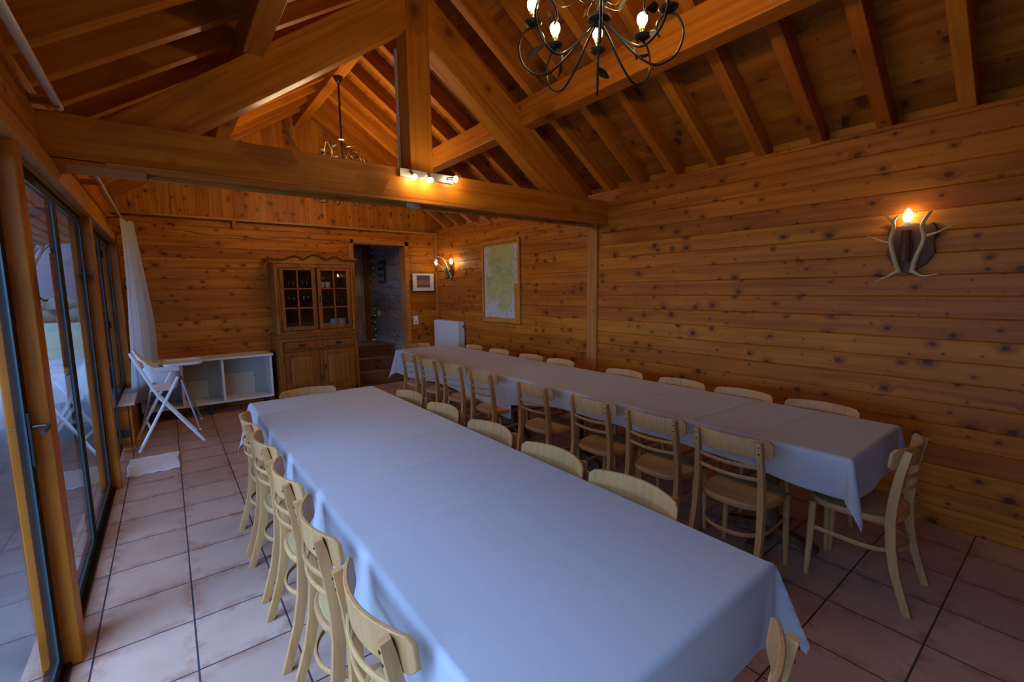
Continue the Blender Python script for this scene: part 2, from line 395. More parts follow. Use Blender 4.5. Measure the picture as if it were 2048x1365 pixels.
# back wall with the doorway
DX0, DX1, DZ = 2.45, 3.36, 2.38
w = MB()
hboards(w, 'y', YB, -1, XL-.1, DX0, 0, 2.60); hboards(w, 'y', YB, -1, DX1, XR, 0, 2.60); hboards(w, 'y', YB, -1, DX0, DX1, DZ, 2.60)
w.box((XL-.1, YB+.045, 0), (DX0, YB+.2, 2.6)); w.box((DX1, YB+.045, 0), (XR+.2, YB+.2, 2.6)); w.box((DX0, YB+.045, DZ), (DX1, YB+.2, 2.6))
wb_ = st(w.obj('wall_back', W_WALLB))
g = MB(); x = XL-.1
while x < XR+.1:
    x1 = min(x+.139, XR+.1); a, b_ = x+.003, x1-.003
    pts = [(a, 2.6), (b_, 2.6), (b_, roofz(b_)+.20)] + ([(XM, roofz(XM)+.20)] if a < XM < b_ else []) + [(a, roofz(a)+.20)]
    g.prism(pts, 'y', YB+.0, YB+.05); x = x1
g.prism([(XL-.1, 2.6), (XR+.3, 2.6), (XR+.3, 2.65), (XM, roofz(XM)+.19), (XL-.3, 2.65), (XL-.3, 2.6)], 'y', YB+.006, YB+.2)
gb = g.obj('gable_boards', W_GABLE, wb_)
# ledge between gable and log boards, brackets, wavy-edged valance
led = MB().box((XL-.05, YB-.09, 2.585), (XR, YB, 2.612)).obj('trim_1', W_TRIM, bevel=.004); st(led)
for bx in (.83,):
    MB().prism([(YB-.08, 2.585), (YB, 2.585), (YB, 2.47), (YB-.02, 2.47), (YB-.045, 2.53)], 'x', bx-.02, bx+.02).obj('bracket', W_TRIM, led)
pts = []
for i in range(61):
    x = .05 + i*(2.42-.05)/60; pts.append((x, 2.395 + .022*math.sin(x*4.1+.6) + .014*math.sin(x*9.3) + .008*noise.noise(Vector((x*3, 0, 0)))))
vm = MB().prism([(2.42, 2.46), (.05, 2.46)] + pts, 'y', YB-.022, YB-.001)
st(vm.obj('trim_2', W_WALLB))
# front wall, behind the camera
w = MB()
hboards(w, 'y', YF, 1, XL-.1, XR, 0, 2.66)
w.box((XL-.1, YF-.1, 0), (XR+.2, YF-.045, 2.66))
w.prism([(XL-.1, 2.66), (XR+.3, 2.6), (XR+.3, 2.65), (XM, roofz(XM)+.19), (XL-.3, 2.65), (XL-.3, 2.6)], 'y', YF-.05, YF)
st(w.obj('wall_front', W_WALLB))
# left wall: header over the glazing, low wall under the far window
w = MB(); hboards(w, 'x', XL, 1, YF, YB, 2.30, ZE); w.box((XL-.2, YF, 2.301), (XL-.045, YB, ZE)); st(w.obj('wall_left', W_WALLR))
w = MB()
hboards(w, 'x', -.372, 1, 6.0, YB, 0, .455, th=.03); w.box((XL-.16, 6.0, 0), (-.395, YB, .455))
w.box((XL-.13, 7.09, .455), (-.40, YB, 2.30))
st(w.obj('wall_left', W_WALLR)); w = MB(); hboards(w, 'x', XL, 1, YF, -.875, 0, 2.3); w.box((XL-.2, YF, 0), (XL-.045, -.875, 2.3)); st(w.obj('wall_left', W_WALLR))
# timber lining the top of the openings
o = beam('trim_3', (-.425, YF, 2.245), (-.425, YB, 2.245), .05, .09, W_TRIM); st(o)
# roof boards and rafters
n_ = Vector((-SL, 0, 1)).normalized()
def deck(name, side):
    w = MB(); xe = XR+.25 if side > 0 else XL-.25
    L = math.hypot(xe-XM, SL*(xe-XM)); nb = int(L/.10)
    for k in range(nb+1):
        t0, t1 = k*.10/L, min((k+1)*.10/L, 1); g_ = .0025/L
        def P(t, h):
            x = XM + (xe-XM)*t; z = roofz(XM) - SL*abs(x-XM) + .172 + h; return x, z
        (xa, za), (xb, zb) = P(t0+g_, 0), P(t1-g_, 0)
        w.add([(xa, YF-.1, za), (xb, YF-.1, zb), (xb, YB+.1, zb), (xa, YB+.1, za), (xa, YF-.1, za+.03), (xb, YF-.1, zb+.03), (xb, YB+.1, zb+.03), (xa, YB+.1, za+.03)],
              [(0,3,2,1),(4,5,6,7),(0,1,5,4),(1,2,6,5),(2,3,7,6),(3,0,4,7)])
    (xa, za), (xb, zb) = P(0, .02), P(1, .02)
    w.add([(xa, YF-.1, za), (xb, YF-.1, zb), (xb, YB+.1, zb), (xa, YB+.1, za), (xa, YF-.1, za+.05), (xb, YF-.1, zb+.05), (xb, YB+.1, zb+.05), (xa, YB+.1, za+.05)],
          [(0,3,2,1),(4,5,6,7),(0,1,5,4),(1,2,6,5),(2,3,7,6),(3,0,4,7)])
    return st(w.obj(name, W_DECK))
ce = deck('ceiling', 1); c2 = deck('ceiling', -1)
for sx_, nm in ((XR+.16, 'trim_4'), (XL-.16, 'trim_5')):
    st(beam(nm, (sx_, YF, 2.68), (sx_, YB, 2.68), .06, .26, W_WALLR))
ys = [2.975-.4*k for k in range(0, 14)] + [3.375+.4*k for k in range(0, 11)]
proto = {}
for side in (1, -1):
    for y in sorted(ys):
        if y < YF+.1 or y > YB-.05: continue
        zc = .080
        p0 = (XM+side*.03, y, roofz(XM)-SL*.03+zc+.01); p1 = (XM+side*2.42, y, roofz(XM)-SL*2.42+zc+.01)
        near_ = y < 3.1; cnt = round((2.975-y)/.4)+1 if near_ else round((y-3.375)/.4)+1
        lab = '%s rafter on %s roof slope, number %d from the truss %s' % ('orange' if side > 0 else 'dim', 'right' if side > 0 else 'left', cnt, 'toward camera' if near_ else 'toward gable')
        where = 'camera side of the truss' if near_ else 'beyond the truss'
        if side not in proto:
            o = beam('rafter', p0, p1, .08, .150, W_RAFT, up=(0, 0, 1), bevel=.004); proto[side] = o
        else:
            o = proto[side].copy(); C.objects.link(o); M = o.matrix_basis.copy(); M.translation = Vector(p0); o.matrix_basis = M
        tag(o, lab, 'rafter', 'rafters on the %s slope, %s' % ('right' if side > 0 else 'left', where))
# ridge beam and purlins
tag(beam('ridge_beam', (XM, YF, 4.11), (XM, YB, 4.11), .12, .20, W_BEAM), 'thick pine ridge beam along the roof peak carrying both chandeliers', 'beam')
tag(beam('purlin', (2.855, YF, 3.235), (2.855, YB, 3.235), .15, .23, W_BEAM), 'long pine purlin under the right roof slope', 'beam')
tag(beam('purlin', (.575, YF, 3.235), (.575, YB, 3.235), .125, .23, W_BEAM), 'long pine purlin under the left roof slope', 'beam')
# roof truss
TY = 3.51
tr = thing('roof_truss', 'heavy pine roof truss spanning the room with king post and spotlights', 'truss', (XM, TY, 2.32))
pl = (XM, TY, 2.32)
tb = beam('tie_beam', (XL-.05, TY, 2.435), (XR-.001, TY, 2.435), .26, .23, W_BEAM, tr, ploc=pl)
beam('king_post', (1.74, TY+.02, 2.55), (1.74, TY+.02, 4.02), .19, .20, W_BEAM, tr, up=(1, 0, 0), ploc=pl)
# principal rafters: parallelogram timbers
for P_, d0, d1 in (([(-.22, 2.545), (.18, 2.545), (1.645, 3.615), (1.645, 3.965)], (-.22, 2.545), (1.645, 3.965)),
                   ([(3.74, 2.545), (3.20, 2.545), (1.838, 3.545), (1.838, 3.945)], (3.74, 2.545), (1.838, 3.945))):
    d = Vector((d1[0]-d0[0], 0, d1[1]-d0[1])).normalized(); u = Vector((-d.z, 0, d.x)) if d.x > 0 else Vector((d.z, 0, -d.x)); sd = u.cross(d)
    o0 = Vector((d0[0], TY, d0[1]))
    loc_ = [((Vector((x, TY, z))-o0).dot(d), (Vector((x, TY, z))-o0).dot(u)) for x, z in P_]
    o = MB().prism(loc_, 'y', -.075, .075).obj('principal_rafter', W_BEAM, tr, bevel=.006)
    o.matrix_local = Matrix(((d.x, sd.x, u.x, o0.x-pl[0]), (d.y, sd.y, u.y, 0), (d.z, sd.z, u.z, o0.z-pl[2]), (0, 0, 0, 1)))
MB().box((1.622-XM, .105, .24), (1.644-XM, .128, 1.22)).obj('cable_trunking', plain('pale_trunking', (.42, .40, .36), .5), tr)
# partition track slot under the tie beam
for yy in (TY-.115, TY+.115):
    beam('track_strip', (XL+.25, yy, 2.308), (XR-.02, yy, 2.308), .045, .024, W_TRIM, tr, ploc=pl, bevel=.002)
MB().box((XL+.02-XM, -.13, -.03), (XL+.42-XM, .13, -.006)).obj('end_pad', W_BEAM, tr)
# right wall battens, corner batten, door casing
st(beam('trim_6', (XR-.012, 3.585, 0), (XR-.012, 3.585, 2.32), .15, .024, W_TRIM, up=(1, 0, 0)))
st(beam('trim_7', (XR-.014, YB-.03, 0), (XR-.014, YB-.03, 2.585), .05, .03, W_TRIM, up=(1, 0, 0)))
dc = st(MB().box((DX0-.06, YB-.02, 0), (DX0+.015, YB+.21, DZ+.055)).box((DX1-.015, YB-.02, 0), (DX1+.06, YB+.21, DZ+.055)).box((DX0-.06, YB-.02, DZ-.012), (DX1+.06, YB+.21, DZ+.056)).obj('trim_8', W_TRIM, bevel=.003))

# ------------------------------------------------------------------ corridor beyond the doorway
CX0, CX1, CY = 1.3, 3.375, 9.0
w = MB(); hboards(w, 'x', CX1, -1, YB+.2, CY, 0, 2.7); hboards(w, 'y', CY, -1, CX0, CX1, .6, 2.7)
w.box((CX0-.05, YB+.2, 2.6), (CX1+.05, CY+.05, 2.66)); w.box((CX0, YB+.2, 0), (DX0, YB+.26, 2.7)); w.box((CX0-.05, YB+.2, 0), (CX0, CY, 1.5)); w.box((CX0-.05, YB+.2, 1.95), (CX0, CY, 2.7))
st(w.obj('wall_corridor', W_STAIN))
stp = MB()
for k in range(3): stp.box((CX0, YB+.12+.28*k, .2*k), (CX1, CY, .2*(k+1)-.0015))
stp.box((DX0, YB-.001, -.05), (DX1, YB+.2, 0.0)); st(stp.obj('floor_steps', wood('dark_step_wood', (.20, .10, .05), (.14, .06, .03), PK, 'X', None)))
dr = st(MB().box((2.80, CY-.05, .6), (3.16, CY-.01, 2.45)).obj('door_1', W_PALE))
for z0, z1 in ((.72, 1.35), (1.5, 2.35)): MB().box((2.87, CY-.058, z0), (3.10, CY-.05, z1)).obj('door_panel', W_PALE, dr, bevel=.004)
st(MB().box((3.17, CY-.07, .6), (3.25, CY-.01, 2.5)).obj('trim_9', W_HUTCH))
portal('window_portal', (CX0-.1, 8.3, 1.72), (0, -PI/2, 0), .45, 1.3)
wd = thing('framed_relief', 'small dark glossy relief picture on the corridor side wall', 'picture', (CX1, 8.45, 1.75))
MB().box((-.05, -.13, 0), (-.006, .13, .42)).obj('frame', BLKPL, wd, bevel=.004)
r_ = MB()
for i in range(9): r_.lathe([(.001, -.058), (.03, -.056), (.035, -.05)], (0, -.08+.08*(i % 3), .08+.13*(i//3)), 8, 'x')
r_.obj('relief_glass', plain('blue_glazed_glass', (.10, .16, .20), .12, coat=1), wd, smooth=40)

# ------------------------------------------------------------------ glazing
def leaf(par, y0, y1, z0, z1, x=-.488, fr=.06, th=.03):
    m = MB().box((x-th/2, y0, z0), (x+th/2, y0+fr, z1)).box((x-th/2, y1-fr, z0), (x+th/2, y1, z1)).box((x-th/2, y0+fr, z0), (x+th/2, y1-fr, z0+fr)).box((x-th/2, y0+fr, z1-fr), (x+th/2, y1-fr, z1))
    f = m.obj('window_frame', DKFRAME, par, bevel=.004)
    a, b_, c, d = y0+fr, y1-fr, z0+fr, z1-fr; s = .005
    MB().box((x+.0085, a, c), (x+.0145, a+s, d)).box((x+.0085, b_-s, c), (x+.0145, b_, d)).box((x+.0085, a, c), (x+.0145, b_, c+s)).box((x+.0085, a, d-s), (x+.0145, b_, d)).obj('seal', SEAL, f)
    MB().box((x+.004, a-.004, c-.004), (x+.008, b_+.004, d+.004)).obj('glass', GLASS, f)
    return f
def lever(par, y, z, x=-.475, sgn=-1, big=1):
    h = MB().box((x, y-.018, z-.13*big), (x+.012, y+.018, z+.09*big)).obj('handle_plate', BLKPL, par, bevel=.003)
    MB().tube([(x+.01, y, z+.03), (x+.055, y, z+.03), (x+.062, y+sgn*.02, z+.03), (x+.06, y+sgn*.11, z+.025)], [.009, .009, .010, .008], 8).obj('lever', BLKPL, h, smooth=50)
n = 0
for (ya, yb) in ((-.75, .36), (.48, 2.58), (2.70, 4.80)):
    n += 1; wroot = st(bpy.data.objects.new('window_%d' % n, None)); C.objects.link(wroot)
    mid = (ya+yb)/2
    leaf(wroot, ya, mid-.004, .02, 2.20); f = leaf(wroot, mid+.004, yb, .02, 2.20)
    MB().box((-.53, ya, -.01), (-.45, yb, .02)).obj('threshold', DKFRAME, wroot)
    MB().box((-.53, ya, 2.202), (-.452, yb, 2.299)).obj('head', W_TRIM, wroot)
    if n < 3: lever(wroot, (yb-.04) if n == 2 else mid+.05, 1.05)
wroot = st(bpy.data.objects.new('window_4', None)); C.objects.link(wroot)
leaf(wroot, 4.92, 5.98, .02, 2.20); MB().box((-.53, 4.92, 2.202), (-.452, 5.99, 2.299)).obj('head', W_TRIM, wroot)
wroot = st(bpy.data.objects.new('window_5', None)); C.objects.link(wroot)
leaf(wroot, 6.02, 7.02, .48, 2.20, fr=.06); MB().box((-.53, 6.0, 2.202), (-.452, 7.08, 2.299)).obj('head', W_TRIM, wroot)
for z in (1.3, 2.0): MB().box((-.475, 6.03, z-.04), (-.455, 6.075, z+.04)).obj('hinge', BLKPL, wroot)
MB().box((-.50, 6.0, .455), (-.345, 7.12, .483)).obj('window_sill', plain('pale_stone_sill', (.62, .58, .50), .5, bump=.3), wroot, bevel=.004)
# posts between the window bays
posts = [(-.87, 'pine post closing the glazing behind the camera'), (.36, 'pine post between window bays beside the camera'), (2.58, 'tall pine post at left edge of view, nearest the camera'), (4.80, 'slender pine post between folding glass doors and the far window')]
for y, lab in posts:
    tag(beam('wooden_post', (-.478, y+.06, 0), (-.478, y+.06, 2.30), .12, .125, W_BEAM, up=(1, 0, 0), bevel=.005), lab, 'post')
tag(beam('wooden_post', (-.45, 7.03, .483), (-.45, 7.03, 2.30), .07, .10, W_BEAM, up=(1, 0, 0), bevel=.004), 'short pine jamb post standing on the sill beside the curtain', 'post')

# ------------------------------------------------------------------ terrace outside
st(MB().box((-9, -6, -.12), (-.55, 16, -.03)).obj('terrace', PAVE))
lawn = st(MB().box((-60, -60, -.4), (60, 60, -.15)).obj('ground', plain('winter_grass', (.10, .11, .055), .9)))
w = MB()
for k in range(28): w.box((-.62-.12*(k+1)+.004, 2.5, 2.42-.014*k), (-.62-.12*k-.004, 9.5, 2.45-.014*k))
tag(w.obj('porch_roof', W_DECK), 'boarded wooden porch roof seen through the glass doors', 'roof')
for x_, y, h_ in ((-3.85, 3.2, 1.86), (-3.85, 6.2, 1.86), (-3.85, 9.2, 1.86), (-1.22, 9.3, 2.2)):
    tag(beam('porch_post', (x_, y, -.03), (x_, y, h_), .12, .12, W_BEAM, up=(1, 0, 0)), 'brown porch post standing on the terrace outside', 'post', 'porch posts along the terrace edge')
tag(beam('porch_rail', (-3.85, 3.2, .9), (-3.85, 9.3, .9), .05, .09, W_BEAM), 'wooden porch handrail between the outside posts', 'railing')
tag(beam('porch_plate', (-3.85, 3.1, 1.93), (-3.85, 9.5, 1.93), .1, .14, W_BEAM), 'horizontal beam carried by the porch posts', 'beam')
BARK = plain('bare_tree_bark', (.07, .055, .045), .9, bump=.5, bscale=20)
def tree(x, y, h, seed, lab):
    rr = random.Random(seed); m = MB()
    def br(p, d, L, r, lv):
        pts = [p]; q = p
        for i in range(4):
            d = (d + Vector((rr.uniform(-.22, .22), rr.uniform(-.22, .22), rr.uniform(-.05, .16)))).normalized(); q = q + d*L/4; pts.append(q)
        m.tube(pts, [r*(1-.16*i) for i in range(5)], 6 if lv < 2 else 4)
        if lv < 4:
            for k in range(3 if lv else 5):
                i = rr.choice((2, 3, 4)); dd = (d + Vector((rr.uniform(-1, 1), rr.uniform(-1, 1), rr.uniform(0, .6)))).normalized(); br(pts[i], dd, L*rr.uniform(.55, .75), r*.5, lv+1)
    br(Vector((x, y, -.16)), Vector((0, 0, 1)), h*.42, h*.022, 0)
    tag(m.obj('bare_tree', BARK, smooth=60), lab, 'tree')
tree(-3.6, 21, 8, 1, 'bare winter tree outside, nearest the terrace'); tree(-6.2, 34, 10, 2, 'bare winter tree far beyond the terrace'); tree(-7.5, 30, 9, 3, 'bare winter tree left of the others outside')
hm = MB(); rr = random.Random(4)
for i in range(70):
    c = Vector((-22+i*.36, 42+rr.uniform(-1.5, 1.5), rr.uniform(-.4, .5))); 
    hm.grid(lambda u, v: c + Vector((math.cos(u*2*PI)*math.sin(v*PI), math.sin(u*2*PI)*math.sin(v*PI), math.cos(v*PI)))*(1+.35*noise.noise(Vector((u*4, v*4, i)))), 10, 7)
tag(hm.obj('hedge', plain('dull_winter_hedge', (.05, .055, .03), .9, bump=1, bscale=8), smooth=60), 'dark hedge bordering the garden outside', 'hedge', kind='stuff')

# ------------------------------------------------------------------ chairs
def make_chair():
    t = thing('dining_chair', '', 'chair')
    def rl(s):
        prof = [(-.270, 0), (-.238, .10), (-.208, .20), (-.186, .32), (-.176, .45), (-.180, .56), (-.194, .68), (-.210, .765), (-.219, .808)]
        pts = [(s*(.190-.022*z/.8), y, z) for y, z in prof]
        return MB().tube(pts, [.85, .9, 1, 1.08, 1.12, 1.05, .95, .88, .75], 12, flat=(.030, .040, (0, 1, 0)))
    for s in (-1, 1):
        l = rl(s).obj('leg', BEECH, t, smooth=50)
        for zz in (.748, .785):
            MB().lathe([(.0045, 0), (.0045, .003), (.001, .0035)], (0, 0, 0), 8, 'y').obj('screw', IRON, l, loc=(s*.1695, -.2235 if zz < .76 else -.2300, zz)).rotation_euler = (PI, 0, 0)
    for s in (-1, 1):
        MB().tube([(s*.172, .158, .425), (s*.172, .160, .30), (s*.176, .163, .15), (s*.180, .168, 0)], [.0175, .0185, .0165, .0125], 10).obj('leg', BEECH, t, smooth=50)
    # top board: bent plywood, rounded corners, bulging to the rear
    def bd(u, v, off):
        x = (u-.5)*2*.215; e = abs(u-.5)*2
        hh = .052 * (1 if e < .93 else math.sqrt(max(0, 1-((e-.93)/.07)**2))*.35+.65)
        lift = .006*(1-e*e)
        z = .761 + lift + (v-.5)*2*hh
        return Vector((x, -.200 - .034 + .066*e**2 + off + (z-.77)*-.10, z))
    m = MB(); nu = 24
    m.grid(lambda u, v: bd(u, v, 0), nu, 3); m.grid(lambda u, v: bd(u, v, .014), nu, 3)
    N1 = (nu+1)*4
    def idx(i, j, k): return k*N1 + j*(nu+1) + i
    for i in range(nu):
        m.f.append((idx(i,0,0), idx(i+1,0,0), idx(i+1,0,1), idx(i,0,1))); m.f.append((idx(i,3,0), idx(i+1,3,0), idx(i+1,3,1), idx(i,3,1)))
    for j in range(3):
        m.f.append((idx(0,j,0), idx(0,j+1,0), idx(0,j+1,1), idx(0,j,1))); m.f.append((idx(nu,j,0), idx(nu,j+1,0), idx(nu,j+1,1), idx(nu,j,1)))
    o = m.obj('backrest', BEECH, t, smooth=50, bevel=.003)
    # two bent slats
    for zz, yb in ((.665, -.190), (.600, -.184)):
        m = MB().tube([(x*.172, yb - .042*(1-x*x), zz) for x in [i/8-1 for i in range(17)]], 1, 8, flat=(.012, .020))
        m.obj('slat', BEECH, t, smooth=50)
    # seat: bentwood rim with plywood panel
    def outline(k=1.0, n=40):
        P = []
        for i in range(n):
            th = 2*PI*i/n; c, s_ = math.cos(th), math.sin(th); e = 2.9
            r = (abs(c)**e + abs(s_)**e)**(-1/e); y = .20*r*s_; x = r*c*(.192+.012*(y/.2)); P.append((x*k, y*k+.0-.005))
        return P
    pr = outline()
    m = MB().prism(outline(.935), 'z', .437, .449); m.obj('seat', BEECH2, t)
    m = MB().tube([(x, y, .432) for x, y in outline(.965)], 1, 8, flat=(.020, .034), closed=True); m.obj('seat_frame', BEECH, t, smooth=50)
    ridg = MB()
    for i in range(-7, 8):
        x = i*.021; L = .13 if abs(i) < 6 else .09
        ridg.box((x-.0018, -L, .4485), (x+.0018, L-.02, .4500))
    ridg.obj('seat_ridges', BEECH2, t)
    # stretcher hoop
    P = []
    for i in range(25):
        a = i/24; th = PI*(a)
        P.append((.168*math.cos(th)*1.0, -.03 - .185*math.sin(th)**.8 if 0 < a < 1 else -.03, .270))
    P = [(.165, .15, .275)] + P + [(-.165, .15, .275)]
    MB().tube(P, 1, 8, flat=(.013, .024)).obj('stretcher', BEECH, t, smooth=50)
    return t
CH = make_chair(); first = [True]
def chair(x, y, rz, label, group):
    if first[0]:
        first[0] = False; CH.location = (x, y, 0); CH.rotation_euler = (0, 0, rz); CH['label'] = label; CH['group'] = group; return CH
    return dup(CH, (x, y, 0), rz, label, group)
R = lambda d: math.radians(d)
ordn = ['first', 'second', 'third', 'fourth', 'fifth', 'sixth', 'seventh', 'eighth']
T1L = [3.21, 2.70, 2.15, 1.62, 1.10]
for i, y in enumerate(reversed(T1L)):
    chair(.548, y, R(-90+[1, -2, 0, 1.5, -1][i]), 'beech chair on the window side of the near table, %s from the camera' % ordn[i], 'chairs on the window side of the near table')
T1R = [3.15, 2.63, 2.07, 1.55, 1.08]
for i, y in enumerate(reversed(T1R)):
    chair(1.250, y, R(90+[0, 0, 1, -1, 1][i]), 'beech chair on the inner side of the near table, %s from the camera' % ordn[i], 'chairs on the inner side of the near table')
T2L = [5.17, 4.66, 4.12, 3.56, 2.79, 2.15, 1.64, 1.15]
for i, y in enumerate(reversed(T2L)):
    chair(2.545, y, R(-90+[0, 1, -1, 0, 1, 2, 0, -1][i]), 'beech chair on the aisle side of the far table, %s from the camera' % ordn[i], 'chairs on the aisle side of the far table')
T2R = [5.30, 4.70, 4.05, 3.55, 2.68, 2.08, 1.57, 1.06]
for i, y in enumerate(reversed(T2R)):
    chair(3.225, y, R(90), 'beech chair between far table and right plank wall, %s from the camera' % ordn[i], 'chairs along the right wall')
chair(.86, 3.68, R(180), 'beech chair at the far head of the near table', None)
chair(.88, .56, R(5), 'beech chair at the camera end of the near table, back cut by frame', None)
chair(2.86, 5.86, R(180), 'beech chair at the far head of the long far table', None)
chair(2.90, .70, R(0), 'beech chair pulled out at the camera end of the far table', None)
for o in list(C.objects):
    if o.name.startswith('dining_chair') and o.get('group') is None and 'group' in o.keys(): del o['group']

# ------------------------------------------------------------------ tables and cloths
TZ = .762
TABW = wood('dark_table_wood', (.16, .07, .03), (.10, .04, .018), (.04, .02, .01), 'Z', None)
def table(x0, x1, y0, y1, label, inset=.55):
    xm = (x0+x1)/2
    t = thing('dining_table', label, 'table', (xm, (y0+y1)/2, 0))
    hy = (y1-y0)/2; hx = (x1-x0)/2
    MB().box((-hx+.006, -hy+.006, TZ-.035), (hx-.006, hy-.006, TZ-.004)).obj('tabletop', TABW, t, bevel=.003)
    for s in (-1, 1):
        yy = s*(hy-inset)
        p = MB().lathe([(.055, .06), (.052, .12), (.04, .2), (.04, .6), (.06, .70), (.10, TZ-.036)], (0, yy, 0), 16).obj('pedestal', TABW, t, smooth=40)
        for a in (0, 90):
            c, s2 = math.cos(R(a)), math.sin(R(a))
            MB().prism([(-.27, 0), (-.27, .035), (-.05, .085), (.05, .085), (.27, .035), (.27, 0), (.2, 0), (.15, .02), (-.15, .02), (-.2, 0)], 'y' if a == 0 else 'x', (yy if a == 0 else 0)-.03, (yy if a == 0 else 0)+.03).obj('foot', TABW, p) if a == 0 else \
            MB().prism([(yy-.27, 0), (yy-.27, .035), (yy-.05, .084), (yy+.05, .084), (yy+.27, .035), (yy+.27, 0), (yy+.2, 0), (yy+.15, .02), (yy-.15, .02), (yy-.2, 0)], 'x', -.029, .029).obj('foot', TABW, p)
    return t
table(.455, 1.385, .545, 3.86, 'long near dining table hidden under one grey cloth', .6)
table(2.56, 3.375, .665, 3.35, 'camera-side half of the far dining table, dark pedestal showing', .5)
table(2.56, 3.375, 3.355, 6.02, 'doorway-side half of the far dining table, under grey cloth', .5)
def cloth(label, x0, x1, y0, y1, dl, dr_, dn_, df, near=True, far=True, seed=0, creases=(), dz=0.0, pinch=False, amp=.02):
    """draped cloth; dl, dr_, dn_, df give the drop at each edge as functions of the run"""
    rad = .018
    ee = [.012, .026, .042, .06, .08, .105] + [.105+.895*i/26 for i in range(1, 27)]
    wx = x1-x0; mid = sorted(set([0, .006/wx, .02/wx, .04/wx] + [i/16 for i in range(1, 16)] + [1-.04/wx, 1-.02/wx, 1-.006/wx, 1]))
    us = [('l', e) for e in reversed(ee)] + [('m', t) for t in mid] + [('r', e) for e in ee]
    wy = y1-y0; nm = int(wy/.012)
    midy = sorted(set([0, .006/wy] + [i/nm for i in range(1, nm)] + [1-.006/wy, 1]))
    vs = ([('n', e) for e in reversed(ee)] if near else []) + [('m', t) for t in midy] + ([('f', e) for e in ee] if far else [])
    def fall(e):
        """(outward, down) along a rounded table edge for arc length e"""
        q = rad*PI/2
        if e < q: a = e/rad; return rad*math.sin(a), rad*(1-math.cos(a))
        return rad, rad + (e-q)
    verts = []
    for (kv, v) in vs:
        for (ku, u) in us:
            y = y0 + (y1-y0)*v if kv == 'm' else (y0 if kv == 'n' else y1)
            x = x0 + (x1-x0)*u if ku == 'm' else (x0 if ku == 'l' else x1)
            z = TZ + dz
            if ku == 'm' and kv == 'm':
                z += .0012*noise.noise(Vector((x*3, y*3, seed))) + sum(h*math.exp(-((y-c-.02*math.sin(x*3+c))/.016)**2) for c, h in creases)
                verts.append((x, y, z)); continue
            sx_ = -1 if ku == 'l' else 1; sy_ = -1 if kv == 'n' else 1
            if kv == 'm' or ku == 'm':
                if kv == 'm':
                    D = (dl if ku == 'l' else dr_)(y); e = u*D; run = y; dist = min(y-y0 if near else 9, y1-y if far else 9)
                else:
                    D = (dn_ if kv == 'n' else df)(x); e = v*D; run = x; dist = min(x-x0, x1-x)
                o_, d_ = fall(e); w_ = min(1, dist/.25); w_ = w_*w_*(3-2*w_)
                fo = amp*(e/D)**1.5*(.8+noise.noise(Vector((run*2.3+seed*9, e*1.5, ord(kv if kv != 'm' else ku)))) + .55*math.sin(run*13+seed+3*e))*w_
                o_ += max(-.004, fo)
                if kv == 'm': verts.append((x+sx_*o_, y+.01*noise.noise(Vector((y*5, e*4, seed)))*(e/D), z-d_))
                else:
                    sh_x = -.30*e*math.exp(-(x1-x)/.13) if (pinch and kv == 'n') else 0
                    verts.append((x+sh_x, y+sy_*o_, z-d_))
            else:
                Du = (dl if ku == 'l' else dr_)(y); Dv = (dn_ if kv == 'n' else df)(x)
                eu, ev = u*Du, v*Dv; r = math.hypot(eu, ev); th = math.atan2(ev, eu)
                o_, d_ = fall(r)
                bl = .30*math.sin(2*th)**1.0*r
                if pinch and ku == 'r' and kv == 'n':
                    # box-pleat: the flap wraps the corner, then tucks in behind the end drape
                    T = th/(PI/2); key = [(0, 0, 0), (.12, .22, 0), (.30, .42, .03), (.48, .50, .14), (.60, .42, .22), (.70, .26, -.10), (.80, .02, .02), (.90, -.16, .04), (1, -.30, 0)]
                    for q0_, q1_ in zip(key, key[1:]):
                        if T <= q1_[0]+1e-9:
                            f_ = (T-q0_[0])/(q1_[0]-q0_[0]); cx, cy_ = [q0_[i]+(q1_[i]-q0_[i])*f_ for i in (1, 2)]; break
                    px = o_*math.cos(th) + cx*r; py = o_*math.sin(th) + cy_*r
                    verts.append((x+px, y-py, z-d_)); continue
                verts.append((x+sx_*math.cos(th)*(o_+bl), y+sy_*math.sin(th)*(o_+bl), z-d_))
    m = MB(); nu = len(us); m.v = verts
    for j in range(len(vs)-1):
        for i in range(nu-1):
            a = j*nu+i; m.f.append((a, a+1, a+nu+1, a+nu))
    o = m.obj('tablecloth', CLOTH, smooth=70)
    s = o.modifiers.new('solid', 'SOLIDIFY'); s.thickness = .0018; s.offset = 1
    tag(o, label, 'tablecloth'); return o
k = lambda c: (lambda t: c)
cloth('grey cloth over the whole near table, bright blue daylight on it', .455, 1.385, .545, 3.86, lambda y: .30, k(.30), lambda x: .27+.03*math.sin(x*4), k(.28), seed=1,
      creases=((2.72, .006), (2.35, .004), (1.95, .004), (1.45, .004), (3.1, .005), (3.45, .003)), pinch=True, amp=.020)
cloth('grey cloth on camera-side half of far table, corner tail hanging low', 2.56, 3.375, .665, 3.40, lambda y: .17+.05*math.exp(-((y-.7)/.4)**2)+.12*max(0, (y-2.7)/.7), k(.22), k(.24), k(.1), far=False, seed=2,
      creases=((1.49, .006), (2.05, .005), (1.1, .004), (2.6, .003)), dz=.003, amp=.012)
cloth('grey cloth on doorway-side half of far table', 2.56, 3.375, 3.33, 6.02, lambda y: .34+.08*math.exp(-((y-3.4)/.2)**2)-.05*math.exp(-((y-4.7)/.5)**2), k(.3), k(.1), k(.26), near=False, seed=3,
      creases=((4.2, .002), (5.1, .002)), amp=.016)

